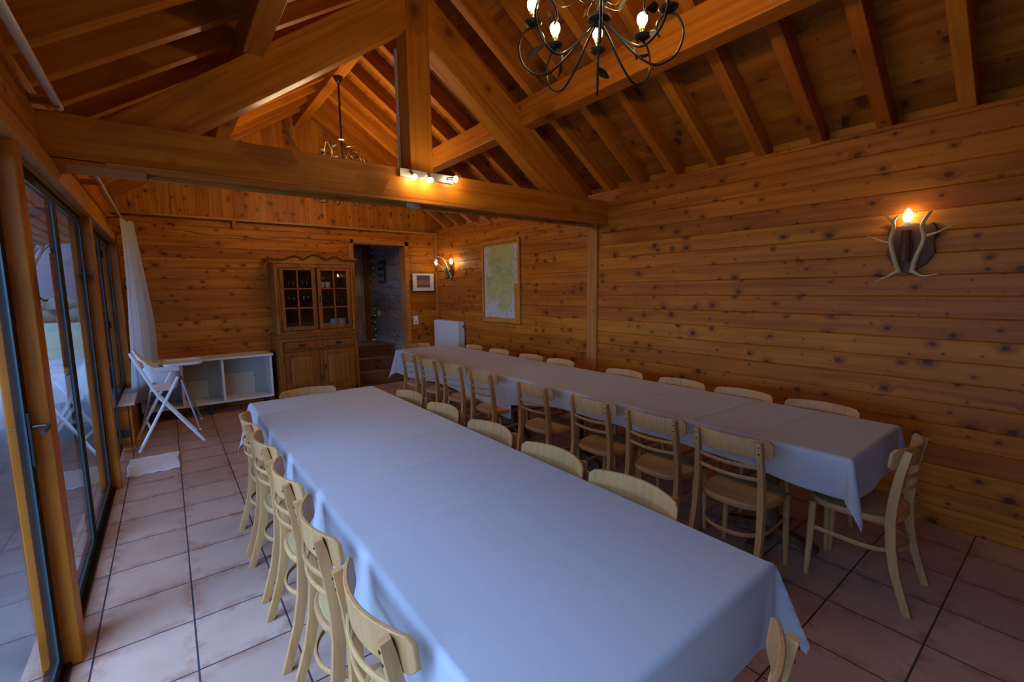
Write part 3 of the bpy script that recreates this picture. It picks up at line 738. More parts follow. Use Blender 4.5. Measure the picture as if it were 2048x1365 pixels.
# ------------------------------------------------------------------ pine hutch
HF = 6.95
h = thing('glazed_hutch', 'large antique pine hutch with glazed doors on the back wall', 'cabinet', (1.745, 7.15, 0))
def hb(mb, a, b_): return mb.box((a[0]-1.745, a[1]-7.15, a[2]), (b_[0]-1.745, b_[1]-7.15, b_[2]))
def HP(name, boxes, mat=W_HUTCH, par=None, bevel=.004):
    m = MB()
    for a, b_ in boxes: hb(m, a, b_)
    return m.obj(name, mat, par or h, bevel=bevel)
YK = YB-.004
HP('base_cabinet', [((1.18, HF-.07, .07), (1.21, YK, .96)), ((2.26, HF-.07, .07), (2.29, YK, .96)), ((1.21, YK-.02, .07), (2.26, YK, .96)), ((1.21, HF-.05, .07), (2.26, YK-.02, .10)), ((1.21, HF-.07, .9), (2.26, HF-.05, .96)),
                    ((1.21, HF-.07, .755), (2.26, HF-.05, .785)), ((1.715, HF-.07, .1), (1.765, HF-.05, .9)), ((1.21, HF-.07, .1), (1.26, HF-.05, .9)), ((2.23, HF-.07, .1), (2.26, HF-.05, .9)), ((1.21, HF-.07, .07), (2.26, HF-.05, .17))])
HP('plinth', [((1.16, HF-.09, 0), (2.31, YK, .075))])
HP('waist_moulding', [((1.15, HF-.095, .96), (2.32, YK, .985)), ((1.17, HF-.075, .985), (2.30, YK, 1.0))], bevel=.008)
HP('upper_case', [((1.21, HF, 1.0), (1.235, YK, 2.03)), ((2.255, HF, 1.0), (2.28, YK, 2.03)), ((1.235, YK-.015, 1.0), (2.255, YK, 2.03)), ((1.235, HF, 1.0), (2.255, HF+.02, 1.05)), ((1.235, HF, 1.945), (2.255, HF+.02, 2.03)), ((1.235, HF+.02, 2.01), (2.255, YK-.015, 2.03)), ((1.235, HF, 1.05), (1.27, HF+.02, 1.945)), ((2.24, HF, 1.05), (2.255, HF+.02, 1.945))])
for zz in (1.37, 1.645): HP('shelf', [((1.236, HF+.06, zz-.01), (2.254, YK-.016, zz+.008))])
# arched crown
def crown_top(x):
    t = (x-1.745)/.575
    return 2.075 + .075*max(0, math.cos((x-1.745)/.155*PI/2))**1.0*(abs(x-1.745) < .155) + .052*max(0, math.cos((abs(x-1.745)-.27)/.115*PI/2))*(abs(abs(x-1.745)-.27) < .115)
def crown(z_lo, z_off, y0, y1, x0, x1):
    xs = [x0+(x1-x0)*i/60 for i in range(61)]
    return MB().prism([(x1-1.745, z_lo), (x0-1.745, z_lo)] + [(x-1.745, crown_top(x)+z_off) for x in xs], 'y', y0-7.15, y1-7.15)
crown(2.0, -.02, HF-.012, HF+.02, 1.20, 2.29).obj('crown_board', W_HUTCH, h)
xs = [1.15+(2.34-1.15)*i/80 for i in range(81)]
mm = MB().tube([(x-1.745, HF-.035-7.15, crown_top(x)) for x in xs], 1, 10, flat=(.06, .032)); mm.obj('cornice', W_HUTCH, h, smooth=40)
hb(hb(MB(), (1.15, HF-.03, 2.04), (1.205, YK, 2.09)), (2.285, HF-.03, 2.04), (2.34, YK, 2.09)).obj('cornice_return', W_HUTCH, h, bevel=.012)
for x in (1.222, 2.268):   # turned corner columns
    MB().lathe([(.022, 1.02), (.026, 1.05), (.016, 1.08), (.018, 1.5), (.015, 1.88), (.026, 1.92), (.026, 1.98)], (x-1.745, HF-.012-7.15, 0), 12).obj('column', W_HUTCH, h, smooth=50)
for x in (1.222, 2.268):
    MB().lathe([(.020, .62), (.024, .66), (.014, .70), (.026, .78), (.016, .84), (.028, .90)], (x-1.745, HF-.08-7.15, 0), 12).obj('corbel', W_HUTCH, h, smooth=50)
for (x0, x1, xm_) in ((1.272, 1.743, 1.50), (1.767, 2.238, 2.0)):
    a, b_ = x0+.05, x1-.055
    d = HP('glazed_door', [((x0, HF-.02, 1.055), (a, HF, 1.94)), ((b_, HF-.02, 1.055), (x1, HF, 1.94)), ((a, HF-.02, 1.055), (b_, HF, 1.11)), ((a, HF-.02, 1.905), (b_, HF, 1.94)),
                           ((xm_-.011, HF-.014, 1.11), (xm_+.011, HF-.004, 1.905)), ((a, HF-.014, 1.36), (b_, HF-.004, 1.38)), ((a, HF-.014, 1.635), (b_, HF-.004, 1.655))])
    hb(MB(), (a-.003, HF-.0035, 1.107), (b_+.003, HF-.0005, 1.908)).obj('glass', CABGLASS, d)
    if x0 > 1.7: hb(MB(), (x0+.012, HF-.028, 1.44), (x0+.034, HF-.02, 1.54)).obj('key_plate', BLKPL, d, bevel=.003)
    for z in (1.15, 1.85): hb(MB(), ((x0-.006) if x0 < 1.7 else (x1-.006), HF-.024, z-.03), ((x0+.006) if x0 < 1.7 else (x1+.006), HF-.018, z+.03)).obj('hinge', BLKPL, d)
for (x0, x1) in ((1.262, 1.713), (1.767, 2.228)):
    d = HP('drawer', [((x0, HF-.09, .79), (x1, HF-.07, .895)), ((x0+.03, HF-.098, .81), (x1-.03, HF-.09, .875))])
    hb(MB(), ((x0+x1)/2-.045, HF-.106, .828), ((x0+x1)/2+.045, HF-.098, .862)).obj('pull', BLKPL, d, bevel=.004)
    d = HP('cupboard_door', [((x0, HF-.09, .175), (x0+.06, HF-.07, .75)), ((x1-.06, HF-.09, .175), (x1, HF-.07, .75)), ((x0+.06, HF-.09, .175), (x1-.06, HF-.07, .24)), ((x0+.06, HF-.09, .69), (x1-.06, HF-.07, .75)), ((x0+.06, HF-.078, .24), (x1-.06, HF-.07, .69))])
    m = MB(); ox0, ox1, oz0, oz1 = x0+.07-1.745, x1-.07-1.745, .25, .68; i_ = .04; yb_, yf_ = HF-.078-7.15, HF-.091-7.15
    m.add([(ox0, yb_, oz0), (ox1, yb_, oz0), (ox1, yb_, oz1), (ox0, yb_, oz1), (ox0+i_, yf_, oz0+i_), (ox1-i_, yf_, oz0+i_), (ox1-i_, yf_, oz1-i_), (ox0+i_, yf_, oz1-i_)],
          [(4, 5, 6, 7), (0, 1, 5, 4), (1, 2, 6, 5), (2, 3, 7, 6), (3, 0, 4, 7), (3, 2, 1, 0)])
    m.obj('raised_panel', W_HUTCH, d)
    if x0 > 1.7: hb(MB(), (x0+.016, HF-.098, .46), (x0+.038, HF-.09, .54)).obj('key_plate', BLKPL, d, bevel=.003)
# glassware on the shelves
def tumbler(): return MB().lathe([(.022, 0), (.024, .004), (.031, .10), (.029, .10), (.022, .008), (.001, .008)], (0, 0, 0), 14).mesh('drinking_glass', TUMBLER, 60)
TUM = tumbler()
def wine(): return MB().lathe([(.030, 0), (.004, .006), (.004, .06), (.02, .075), (.032, .10), (.030, .15), (.028, .15), (.030, .10), (.001, .07)], (0, 0, 0), 14).mesh('stemmed_glass', TUMBLER, 60)
WIN = wine()
def put(me, name, x, y, z, lab, cat, grp):
    o = bpy.data.objects.new(name, me); C.objects.link(o); o.location = (x, y, z); return tag(o, lab, cat, grp)
for i in range(6): put(TUM, 'drinking_glass', 1.35+.062*i, 7.05+.02*(i % 2), 1.6535, 'clear tumbler on the top shelf behind the left hutch door', 'glass', 'tumblers on top shelf, left door')
for i in range(6): put(WIN, 'stemmed_glass', 1.345+.064*i, 7.05+.02*(i % 2), 1.3785, 'clear stemmed glass on middle shelf behind left hutch door', 'glass', 'stemmed glasses on middle shelf, left door')
for i in range(5): put(TUM, 'drinking_glass', 1.87+.07*i, 7.06+.02*(i % 2), 1.3785, 'clear tumbler on middle shelf behind right hutch door', 'glass', 'tumblers on middle shelf, right door')
CUPM = MB().lathe([(.022, 0), (.034, .01), (.037, .09), (.034, .09), (.031, .015), (.001, .012)], (0, 0, 0), 16).mesh('white_mug', WPLAST, 50)
for x, w_ in ((1.865, 'left'), (1.945, 'right')): put(CUPM, 'white_mug', x, 7.06, 1.6535, 'white mug on top shelf of hutch, %s one of the pair' % w_, 'mug', None)
PLM = MB().lathe([(.04, 0), (.06, .004), (.10, .016), (.10, .019), (.06, .008), (.001, .006)], (0, 0, 0), 24).mesh('dinner_plate', WPLAST, 40)
for i in range(8): put(PLM, 'dinner_plate', 1.90, 7.12, 1.0535+.0065*i-.05*0, 'white plate in the low stack on the bottom shelf of the hutch', 'plate', 'stacked white plates')
BOWM = MB().lathe([(.03, 0), (.04, .004), (.075, .05), (.072, .05), (.036, .01), (.001, .008)], (0, 0, 0), 20).mesh('white_bowl', WPLAST, 50)
for j, x in enumerate((2.03, 2.13)):
    for i in range(7): put(BOWM, 'white_bowl', x, 7.10, 1.0535+.014*i, 'white bowl in the %s bowl stack on bottom shelf of hutch' % ('left' if j == 0 else 'right'), 'bowl', '%s stack of white bowls' % ('left' if j == 0 else 'right'))
HP('floor_panel', [((1.236, HF+.021, 1.035), (2.254, YK-.016, 1.0525))])

# ------------------------------------------------------------------ low white shelf unit
s = thing('low_shelf_unit', 'long low white open shelf unit against back wall left of hutch', 'shelf', (.37, 7.2, 0))
def sb(name, boxes, mat=WHITE, bevel=.002):
    m = MB()
    for a, b_ in boxes: m.box((a[0]-.37, a[1]-7.2, a[2]), (b_[0]-.37, b_[1]-7.2, b_[2]))
    return m.obj(name, mat, s, bevel=bevel)
SY = 6.98
sb('top', [((-.36, SY-.02, .725), (1.13, YK, .752))]); sb('bottom', [((-.34, SY, .145), (1.11, YK, .172))])
for x in (-.34, .07, .51, 1.083): sb('upright', [((x, SY, .172), (x+.027, YK, .725))])
sb('back_panel', [((-.313, YK-.02, .172), (1.083, YK-.004, .725))], plain('grey_back_panel', (.40, .39, .34), .6))
for x in (-.3, .36, 1.04):
    for y in (SY+.04, YK-.08): sb('foot', [((x-.02, y, 0), (x+.02, y+.04, .145))], BLKPL)
for x0, x1, z1, w_ in ((.55, .93, .47, 'right bay'), (.15, .37, .42, 'middle bay')):
    tag(MB().box((x0, YK-.035, .1725), (x1, YK-.025, z1)).obj('leaning_board', CREAM), 'cream board leaning inside the %s of the white shelf unit' % w_, 'board')

# ------------------------------------------------------------------ high chairs
hc = thing('high_chair', 'white folding high chair with crossed legs, nearest the window post', 'high chair', (-.06, 6.0, 0))
def HT(name, segs, mat=WPLAST, o=(-.06, 6.0), n=8, flat=None, par=None):
    m = MB()
    for pts, r in segs: m.tube([(p[0]-o[0], p[1]-o[1], p[2]) for p in pts], r, n, flat=flat)
    return m.obj(name, mat, par, smooth=50)
for yy, dx in ((5.80, 0), (6.26, -.05)):
    HT('leg', [([(-.30+dx, yy, .95), (-.24+dx, yy, .80), (-.14+dx, yy, .55), (.215+dx, yy+.03, 0.0)], 1)], n=8, flat=(.018, .030, (1, 0, .6)), par=hc)
    HT('leg', [([(-.335+dx, yy, 0), (.035+dx, yy, .735)], 1)], n=8, flat=(.018, .028, (1, 0, -.6)), par=hc)
HT('crossbar', [([(-.225, 5.81, .22), (-.275, 6.25, .22)], .011)], par=hc); HT('crossbar', [([(.09, 5.82, .18), (.04, 6.26, .18)], .011)], par=hc)
m = MB(); m.grid(lambda u, v: (-.315+.075*v-.05*u+.06-.02*math.sin(v*PI), 5.81-6.0+.44*u, .97-.12*v+.02*math.sin(u*PI)), 6, 4)
o = m.obj('backrest', WPLAST, hc, smooth=60); sm = o.modifiers.new('s', 'SOLIDIFY'); sm.thickness = .022
m = MB().box((-.20+.06, -.18, .600), (-.02+.06, .22, .612)); m.obj('seat', WPLAST, hc, bevel=.006)
hd = thing('high_chair', 'white plastic high chair with tray and splayed silver legs, beside the shelf unit', 'high chair', (-.06, 6.58, 0))
od = (-.06, 6.58)
for (tx, ty, fx, fy) in ((.07, 6.45, .20, 6.32), (.07, 6.71, .24, 6.86), (-.19, 6.45, -.355, 6.32), (-.19, 6.71, -.345, 6.86)):
    l = HT('leg', [([(tx, ty, .60), (fx, fy, .012)], [.014, .011])], SILVER, od, 10, par=hd)
    MB().lathe([(.015, 0), (.016, .008), (.012, .02)], (fx-od[0], fy-od[1], 0), 10).obj('foot_cap', WPLAST, l, smooth=50)
def shell(u, v):
    th = u*2*PI; c, s_ = math.cos(th), math.sin(th); e = 3.2; r = (abs(c)**e+abs(s_)**e)**(-1/e)
    w_ = .72+.28*v
    x = r*c*.15*w_ - .01; y = r*s_*.145*w_
    back = max(0, -c)**1.5
    z = .50 + v*(.215 + .27*back) ; x -= back*v*.10
    return (x-.02, y, z)
m = MB().grid(shell, 28, 8)
o = m.obj('seat_shell', WPLAST, hd, smooth=70); sm = o.modifiers.new('s', 'SOLIDIFY'); sm.thickness = .010
m = MB().prism([(.105*math.cos(2*PI*i/20)-.03, .10*math.sin(2*PI*i/20)) for i in range(20)], 'z', .495, .507); m.obj('seat', WPLAST, hd)
def rrect(x0, x1, y0, y1, r, n=5):
    P = []
    for cx, cy_, a in ((x1-r, y0+r, -90), (x1-r, y1-r, 0), (x0+r, y1-r, 90), (x0+r, y0+r, 180)):
        for i in range(n+1): t_ = R(a+90*i/n); P.append((cx+r*math.cos(t_), cy_+r*math.sin(t_)))
    return P
m = MB().prism(rrect(-.02, .34, -.22, .22, .06), 'z', .775, .788); tr_ = m.obj('tray', WPLAST, hd, bevel=.003)
MB().tube([(x, y, .795) for x, y in rrect(-.02, .34, -.22, .22, .06)], .010, 8, closed=True).obj('tray_rim', WPLAST, tr_, smooth=60)
m = MB().box((-.14, -.175, .715), (.12, -.15, .774)).box((-.14, .15, .715), (.12, .175, .774)); m.obj('arm_rim', WPLAST, hd, bevel=.005)

# ------------------------------------------------------------------ rug, curtain, rods
m = MB(); m.grid(lambda u, v: (-.402+.382*u+.006*math.sin(v*9), 5.045+.52*v+.008*math.sin(u*23+v*7), .012+.006*noise.noise(Vector((u*6, v*8, 0)))), 30, 40)
o = m.obj('bath_mat', RUGM, smooth=80); sm = o.modifiers.new('s', 'SOLIDIFY'); sm.thickness = .01; sm.offset = -1
tag(o, 'small white towelling mat on the tiles beside the post', 'mat')
def curt(u, v):
    z = 2.44 - 2.10*v
    w_ = .45+.55*min(1, (v/.55))**1.3
    a = u*w_ + (1-w_)*.45
    fold = .048*math.sin(u*PI*7+.5*math.sin(v*4))*(.5+.5*v)
    return (-.395 + .22*a*1.0 + fold*.8 + .03*math.sin(v*3), 6.62 + .56*a + fold, z + .012*math.sin(u*30)*(v < .02))
m = MB().grid(curt, 84, 40); o = m.obj('curtain', CURT, smooth=80); tag(o, 'gathered sheer white curtain hanging beside the far window', 'curtain')
rd = MB().tube([(-.36, 2.0, 2.57), (-.36, 3.375, 2.57)], .019, 12).obj('curtain_rod', plain('pale_painted_rod', (.55, .45, .36), .4), smooth=50)
tag(rd, 'pale curtain rod ending at the tie beam, top left', 'curtain rod')
MB().box((-.449, 3.28, 2.55), (-.35, 3.31, 2.59)).obj('bracket', W_TRIM, rd)
rd2 = MB().tube([(-.34, 3.65, 2.485), (-.34, 7.2, 2.485)], .015, 12).obj('curtain_rod', plain('pale_wood_rod', (.50, .34, .20), .4), smooth=50)
tag(rd2, 'thin pale curtain rod beyond the truss holding the curtain', 'curtain rod')
for y in (4.9, 6.9): MB().box((-.449, y-.015, 2.46), (-.33, y+.015, 2.50)).obj('bracket', W_TRIM, rd2)

# ------------------------------------------------------------------ wall items
def mapm():
    m, nt, b = newmat('printed_walking_map'); b.inputs['Roughness'].default_value = .35
    tc = nd(nt, 'TexCoord'); sx = nd(nt, 'SeparateXYZ'); nt.links.new(tc.outputs['Object'], sx.inputs[0])
    n1 = nd(nt, 'TexNoise'); n1.inputs['Scale'].default_value = 3.2; n1.inputs['Detail'].default_value = 6; nt.links.new(tc.outputs['Object'], n1.inputs['Vector'])
    n2 = nd(nt, 'TexNoise'); n2.inputs['Scale'].default_value = 14; n2.inputs['Detail'].default_value = 5; nt.links.new(tc.outputs['Object'], n2.inputs['Vector'])
    dy = mth(nt, 'MULTIPLY', sx.outputs[1], 1.35); dz = mth(nt, 'MULTIPLY', mth(nt, 'SUBTRACT', sx.outputs[2], .1), .85)
    rr_ = mth(nt, 'SQRT', mth(nt, 'ADD', mth(nt, 'MULTIPLY', dy, dy), mth(nt, 'MULTIPLY', dz, dz)))
    msk = sstep(nt, mth(nt, 'MULTIPLY_ADD', n1.outputs[0], .75, rr_), .90, .78)
    gr = mix(nt, n2.outputs[0], (.26, .31, .085), (.52, .50, .22)); ot = mix(nt, n2.outputs[0], (.38, .36, .31), (.62, .55, .50))
    c = mix(nt, msk, ot, gr); c = mix(nt, mth(nt, 'MULTIPLY', sstep(nt, mth(nt, 'ABSOLUTE', mth(nt, 'SUBTRACT', n1.outputs[0], .5)), .014, .004), .6), c, (.12, .22, .20))
    c = mix(nt, mth(nt, 'MULTIPLY', sstep(nt, mth(nt, 'ABSOLUTE', mth(nt, 'SUBTRACT', n2.outputs[0], .45)), .010, .002), .35), c, (.5, .15, .10))
    nt.links.new(c, b.inputs['Base Color']); return m
mp = thing('framed_map', 'large green regional map in a pale pine frame on right wall', 'map', (XR, 5.39, 1.72))
MB().box((-.03, -.47, -.61), (-.002, -.425, .60)).box((-.03, .425, -.61), (-.002, .47, .60)).box((-.03, -.425, -.61), (-.002, .425, -.56)).box((-.03, -.425, .555), (-.002, .425, .60)).obj('frame', W_TRIM, mp, bevel=.003)
MB().box((-.012, -.425, -.56), (-.004, .425, .555)).obj('backing', W_TRIM, mp)
MB().prism([(-.405, .52), (.415, .52), (.415, -.54), (-.33, -.54), (-.33, -.04), (-.405, -.04)], 'x', -.016, -.012).obj('printed_sheet', mapm(), mp)
def photom():
    m, nt, b = newmat('printed_landscape'); b.inputs['Roughness'].default_value = .3
    tc = nd(nt, 'TexCoord'); sx = nd(nt, 'SeparateXYZ'); nt.links.new(tc.outputs['Object'], sx.inputs[0])
    n1 = nd(nt, 'TexNoise'); n1.inputs['Scale'].default_value = 22; n1.inputs['Detail'].default_value = 4; nt.links.new(tc.outputs['Object'], n1.inputs['Vector'])
    t = mth(nt, 'MULTIPLY_ADD', n1.outputs[0], .12, sx.outputs[2])
    c = ramp(nt, mth(nt, 'MULTIPLY_ADD', t, 4.0, .3), [(0, (.10, .06, .13)), (.35, (.24, .10, .10)), (.5, (.42, .20, .10)), (.62, (.25, .12, .12)), (.8, (.10, .07, .14))])
    nt.links.new(c, b.inputs['Base Color']); return m
pc = thing('framed_picture', 'small black-framed landscape print with white mat beside doorway', 'picture', (3.68, YB, 1.745))
MB().box((-.222, -.022, -.17), (.222, -.002, .17)).obj('frame', BLKPL, pc, bevel=.003)
MB().box((-.207, -.025, -.155), (.207, -.022, .155)).obj('mat_board', plain('white_mat_board', (.68, .66, .58), .6), pc)
MB().box((-.13, -.0265, -.095), (.13, -.025, .12)).obj('print', photom(), pc)
def outlet(name, loc, lab, ax, two=False, mat=WHITE):
    t = thing(name, lab, 'outlet', loc)
    if ax == 'y': MB().box((-.042, -.012, -.075), (.042, -.001, .075)).obj('plate', mat, t, bevel=.003); 
    else: MB().box((.001, -.045, -.045), (.012, .045, .045)).obj('plate', mat, t, bevel=.003) if ax == 'x' else MB().box((-.012, -.045, -.045), (-.001, .045, .045)).obj('plate', mat, t, bevel=.003)
    if ax == 'y':
        MB().lathe([(.022, 0), (.02, -.003), (.001, -.003)], (0, -.012, -.033), 14, 'y').obj('socket', plain('grey_plastic_socket', (.25, .24, .2), .5), t)
        MB().box((-.02, -.016, .015), (.02, -.012, .055)).obj('switch', mat, t, bevel=.002)
outlet('wall_outlet', (3.515, YB, 1.075), 'white switch and socket plate between doorway and corner', 'y')
outlet('wall_outlet', (CX1, 8.75, 1.15), 'small white outlet plate on the corridor side wall', 'nx')
so = thing('wall_outlet', 'black socket on the low wall beneath the far window', 'outlet', (-.43, 6.0, .17))
MB().box((-.04, -.012, -.04), (.035, -.001, .04)).obj('plate', BLKPL, so, bevel=.003)
ra = thing('radiator', 'white panel radiator at right wall in the far corner', 'radiator', (XR, 6.84, .25))
MB().box((-.15, -.42, 0), (-.02, .42, .82)).obj('casing', ENAMEL, ra, bevel=.008)
gm = MB()
for i in range(26): gm.box((-.135, -.40+.031*i, .82), (-.035, -.385+.031*i, .824))
gm.obj('top_grille', ENAMEL, ra); MB().lathe([(.014, 0), (.014, -.01), (.01, -.012)], (-.05, -.42, .74), 12, 'y').obj('valve_cap', BLKPL, ra)
for y in (-.3, .3): MB().box((-.12, y-.02, -.25), (-.05, y+.02, 0)).obj('foot', ENAMEL, ra)

# ------------------------------------------------------------------ antler wall lamps
def candle_lamp(par, x, y, z, mat=CANDLE, s=1.0):
    t_ = MB().lathe([(.013, 0), (.013, .03)], (x, y, z-.03), 10).obj('socket', LED, par, smooth=40)
    MB().lathe([(.010*s, 0), (.0155*s, .010*s), (.019*s, .024*s), (.0165*s, .040*s), (.009*s, .056*s), (.001, .064*s)], (x, y, z), 12).obj('bulb', mat, t_, smooth=60)
def antler(par, pts, r0, tines, mat=ANTLER):
    def cat(P, n=5):
        out = []
        for i in range(len(P)-1):
            a, b_, c, d = P[max(i-1, 0)], P[i], P[i+1], P[min(i+2, len(P)-1)]
            for j in range(n):
                t = j/n; out.append(tuple(.5*((2*b_[k]) + (c[k]-a[k])*t + (2*a[k]-5*b_[k]+4*c[k]-d[k])*t*t + (3*b_[k]-a[k]-3*c[k]+d[k])*t**3) for k in range(3)))
        return out + [P[-1]]
    def rd(n, r, e): return [r*(1-(1-e)*i/(n-1)) for i in range(n)]
    m = MB(); q = cat(pts); m.tube(q, rd(len(q), r0, .62), 9)
    for tp, rr0 in tines: q = cat(tp); m.tube(q, rd(len(q), rr0, .15), 8)
    return m.obj('antler', mat, par, smooth=60)
L = thing('antler_wall_lamp', 'wall lamp of two antlers on dark shield, alone on right plank wall', 'wall lamp', (XR, .78, 1.85))
sh_ = []
for i in range(25):
    t = i/24*2*PI; 
sh = [(-.125, .10), (-.10, .145), (-.075, .13), (0, .15), (.075, .13), (.10, .145), (.125, .10), (.115, .02), (.125, -.05), (.09, -.12), (0, -.19), (-.09, -.12), (-.125, -.05), (-.115, .02)]
MB().prism(sh, 'x', -.022, -.002).obj('shield', SHIELD, L, bevel=.006)
MB().lathe([(.026, -.10), (.028, .0), (.024, .10)], (-.055, .02, 0), 12).obj('candle_tube', SHIELD, L, smooth=40)
MB().box((-.05, -.012, -.02), (-.02, .03, .02)).obj('bracket', SHIELD, L)
candle_lamp(L, -.055, .02, .155, s=1.35)
# left antler (larger y = left in view), with forked top
antler(L, [(-.04, .045, -.17), (-.09, .065, -.08), (-.12, .085, .03), (-.11, .075, .12), (-.10, .085, .17)], .015, [([(-.10, .085, .155), (-.11, .11, .19), (-.115, .14, .215)], .012), ([(-.10, .085, .16), (-.10, .07, .185), (-.10, .055, .20)], .011), ([(-.11, .085, .02), (-.12, .14, .04), (-.11, .22, .085)], .010), ([(-.05, .045, -.16), (-.07, .10, -.20), (-.08, .16, -.235)], .012)])
antler(L, [(-.04, -.02, -.17), (-.09, -.045, -.08), (-.12, -.08, .03), (-.11, -.065, .12), (-.10, -.10, .205)], .015, [([(-.11, -.09, .05), (-.12, -.15, .07), (-.11, -.23, .12)], .010), ([(-.05, -.02, -.16), (-.08, -.08, -.20), (-.09, -.16, -.19)], .012)])
LB = L.copy(); C.objects.link(LB); LB.location = (XR, -1.35, 1.85); LB['label'] = 'twin of the shield-backed antler lamp, on the right wall behind the camera'
for ch in list(L.children): copy_kids(ch, LB)
L2 = thing('antler_wall_lamp', 'double-bulb antler wall lamp in the far corner above radiator', 'wall lamp', (XR, 6.85, 1.95))
MB().prism([(y*.9, z*.9) for y, z in sh], 'x', -.022, -.002).obj('shield', SHIELD, L2, bevel=.006)
antler(L2, [(-.03, .0, -.14), (-.10, .03, -.03), (-.17, .08, .06), (-.26, .10, .17), (-.40, .08, .24)], .016, [([(-.10, .03, -.02), (-.14, -.02, .02), (-.18, -.06, .0)], .012)])
antler(L2, [(-.03, -.05, -.14), (-.09, -.06, -.02), (-.14, -.08, .08), (-.20, -.06, .18), (-.30, -.02, .22)], .016, [([(-.03, -.05, -.12), (-.08, -.1, -.16), (-.13, -.12, -.18)], .012)])
MB().prism([(-.04, -.15), (.04, -.17), (.05, 0), (0, .09), (-.05, 0)], 'x', -.10, -.022).obj('carved_head', ANTLERD, L2, bevel=.015)
MB().tube([(-.05, .0, -.02), (-.12, .09, -.03), (-.20, .16, -.02), (-.20, .16, .05)], .011, 8).obj('arm', SHIELD, L2, smooth=50)
MB().tube([(-.05, .0, -.02), (-.09, -.10, -.03), (-.10, -.18, -.02), (-.10, -.18, .05)], .011, 8).obj('arm', SHIELD, L2, smooth=50)
candle_lamp(L2, -.20, .16, .09, CANDLE_FAR, s=1.3); candle_lamp(L2, -.10, -.18, .09, CANDLE_FAR, s=1.3)
AM = thing('antler_mount', 'pale antler trophy high on the gable behind far chandelier', 'trophy', (1.86, YB, 3.64))
MB().lathe([(.07, 0), (.075, -.02), (.05, -.035)], (0, -.0, -.05), 16, 'y').obj('plaque', SHIELD, AM, smooth=40)
antler(AM, [(.0, -.03, -.05), (.12, -.10, -.02), (.22, -.16, .02), (.34, -.12, .02)], .014, [([(.2, -.15, .02), (.26, -.2, .1), (.27, -.2, .2)], .01)], ANTLERD)
antler(AM, [(-.0, -.03, -.05), (-.10, -.10, -.02), (-.2, -.14, .08), (-.27, -.14, .24), (-.25, -.12, .38)], .015, [([(-.2, -.14, .08), (-.28, -.18, .11), (-.33, -.2, .16)], .01), ([(-.27, -.14, .28), (-.31, -.14, .36), (-.33, -.12, .42)], .008)], ANTLERD)

# ------------------------------------------------------------------ chandeliers
LEAF = plain('dark_metal_leaf', (.035, .03, .015), .5, .5)
def leaf_mesh():
    m = MB()
    P = [(0, 0), (.012, .018), (.016, .035), (.010, .055), (0, .068), (-.010, .055), (-.016, .035), (-.012, .018)]
    n = len(P); m.v = [(x, y, .006*math.sin(y*60)) for x, y in P] + [(0, .034, -.004)]
    m.f = [(i, (i+1) % n, n) for i in range(n)]
    return m.mesh('leaf', LEAF)
LM = leaf_mesh()
def smoothp(P, n=6):
    out = []
    for i in range(len(P)-1):
        a, b_, c, d = P[max(i-1, 0)], P[i], P[i+1], P[min(i+2, len(P)-1)]
        for j in range(n):
            t = j/n; out.append(tuple(.5*((2*b_[k]) + (c[k]-a[k])*t + (2*a[k]-5*b_[k]+4*c[k]-d[k])*t*t + (3*b_[k]-a[k]-3*c[k]+d[k])*t**3) for k in range(len(b_))))
    return out + [tuple(P[-1])]
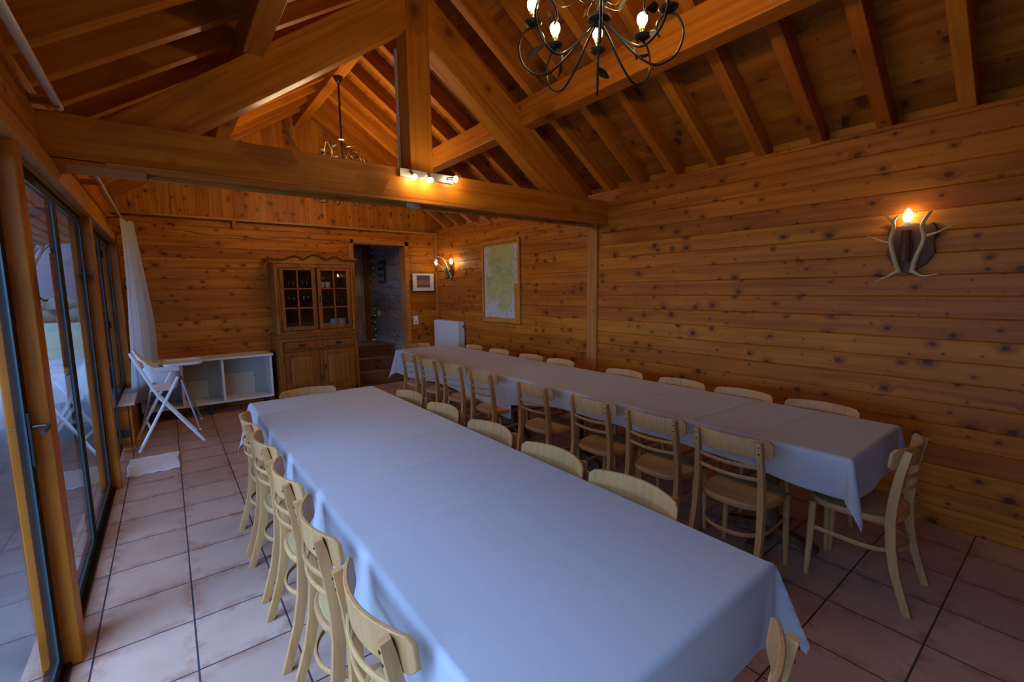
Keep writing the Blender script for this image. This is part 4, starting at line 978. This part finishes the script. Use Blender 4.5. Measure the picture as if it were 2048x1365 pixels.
def make_chandelier(label, loc, top, bulb_mat=None):
    t = thing('chandelier', label, 'chandelier', loc)
    MB().lathe([(.006, .02), (.052, .012), (.055, -.004), (.03, -.022), (.008, -.034)], (0, 0, 0), 20).obj('hub', IRON, t, smooth=40)
    st_ = MB()
    for k in range(3): st_.tube([(.007*math.cos(z*14+k*2.1), .007*math.sin(z*14+k*2.1), z) for z in [.01+i*(top-.06)/70 for i in range(71)]], .0048, 6)
    st_.obj('stem', IRON, t, smooth=60)
    MB().lathe([(.012, top-.065), (.03, top-.05), (.05, top-.02), (.055, top)], (0, 0, 0), 18).obj('ceiling_cap', IRON, t, smooth=40)
    MB().lathe([(.008, .455), (.03, .46), (.034, .465), (.008, .475)], (0, 0, 0), 16).obj('collar', STEEL, t, smooth=40)
    prof = smoothp([(.02, -.015), (.07, -.06), (.16, -.16), (.26, -.225), (.35, -.19), (.385, -.10), (.36, -.025), (.315, -.004), (.275, -.03), (.262, -.075), (.28, -.105)])
    armm = MB().tube([(r, 0, z) for r, z in prof], .0055, 8).mesh('arm', IRON, 60)
    cupm = MB().lathe([(.002, -.004), (.026, .002), (.042, .014), (.045, .019), (.036, .021), (.010, .016)], (0, 0, 0), 16).mesh('drip_cup', IRON, 40)
    sockm = MB().lathe([(.012, .018), (.012, .052)], (0, 0, 0), 10).mesh('socket', BRASS, 40)
    necm = MB().lathe([(.014, .052), (.017, .075)], (0, 0, 0), 12).mesh('bulb_neck', LED, 40)
    bulm = MB().lathe([(.018, .075), (.0245, .088), (.0270, .103), (.0235, .118), (.013, .129), (.001, .132)], (0, 0, 0), 14).mesh('bulb', bulb_mat or BULB, 60)
    def pt(me, nm, par, loc_, rz):
        o = bpy.data.objects.new(nm, me); C.objects.link(o); o.parent = par; o.location = loc_; o.rotation_euler = (0, 0, rz); return o
    for k in range(8):
        a = R(45*k-2); c, s_ = math.cos(a), math.sin(a)
        ar = pt(armm, 'arm', t, (0, 0, 0), a)
        pt(cupm, 'drip_cup', ar, (.315, 0, 0), 0); pt(sockm, 'socket', ar, (.315, 0, 0), 0)
        pt(bulm, 'bulb', ar, (.315, 0, 0), 0); pt(necm, 'bulb_neck', ar, (.315, 0, 0), 0)
        lf = pt(LM, 'leaf', ar, (.272, 0, -.085), 0); lf.rotation_euler = (R(200+k*17), R(20*k), R(k*50)); lf.scale = (1.35, 1.35, 1.35)
    rr = random.Random(5)
    for k in range(8):
        a0 = R(45*k+20); m = MB(); P = []
        r0 = .02
        P = [(r0, a0, .05), (.09, a0+.1, .10), (.17, a0+.3, .20), (.21, a0+.5, .30), (.17, a0+.7, .36), (.12, a0+.6, .33), (.13, a0+.4, .28)]
        P = [(r+rr.uniform(-.02, .02), a+rr.uniform(-.1, .1), z+rr.uniform(-.03, .05)) for r, a, z in P]
        Q = smoothp([(r*math.cos(a), r*math.sin(a), z) for r, a, z in P], 6); m.tube(Q, .0022, 5)
        P2 = [(.10, a0+.1, .11), (.20, a0-.1, .13), (.26, a0-.2, .20), (.24, a0-.35, .25)]
        Q = smoothp([(r*math.cos(a), r*math.sin(a), z) for r, a, z in P2], 6); m.tube(Q, .0018, 5)
        vn = m.obj('vine_wire', BRASS if k % 2 else IRON, t, smooth=60)
        for (r, a, z) in (P[3], P2[2]):
            lf = bpy.data.objects.new('leaf', LM); C.objects.link(lf); lf.parent = vn; lf.location = (r*math.cos(a), r*math.sin(a), z); lf.rotation_euler = (rr.uniform(-1, 1), rr.uniform(-1, 1), a)
    return t
make_chandelier('black wrought-iron chandelier with leaves, close up at top of view', (1.735, 1.55, 2.865), 4.01-2.865)
make_chandelier('wrought-iron chandelier hanging beyond the truss from the ridge', (1.745, 5.44, 2.865), 4.01-2.865, BULB_FAR)

# ------------------------------------------------------------------ spotlight bar and detector on the tie beam
sp_ = thing('spotlight_bar', 'brushed steel bar with three lit spotlights on the tie beam', 'spotlight', (1.745, TY-.13, 2.512))
MB().box((-.235, -.020, -.032), (.235, -.0005, .032)).obj('mounting_bar', STEEL, sp_, bevel=.003)
for x, dv in ((-.15, (.25, -.50, -.80)), (.0, (.0, -.42, -.85)), (.20, (.55, -.80, -.12))):
    d = Vector(dv).normalized(); p = Vector((x, -.045, .0)); 
    hd_ = MB().tube([Vector((x, -.018, .005)), Vector((x, -.045, .01))], .007, 8).obj('pivot', STEEL, sp_)
    MB().tube([p - d*.02, p + d*.035], [.012, .016], 12).obj('lamp_holder', STEEL, hd_, smooth=40)
    MB().tube([p + d*.036, p + d*.05, p+d*.058], [.022, .026, .016], 14).obj('lamp', SPOT, hd_, smooth=50)
tag(MB().lathe([(.058, .0), (.062, -.012), (.055, -.035), (.03, -.045), (.001, -.047)], (1.69, TY, 2.319), 24).obj('smoke_detector', plain('yellowed_plastic', (.45, .38, .22), .5), smooth=40), 'round smoke detector under the middle of the tie beam', 'smoke detector')
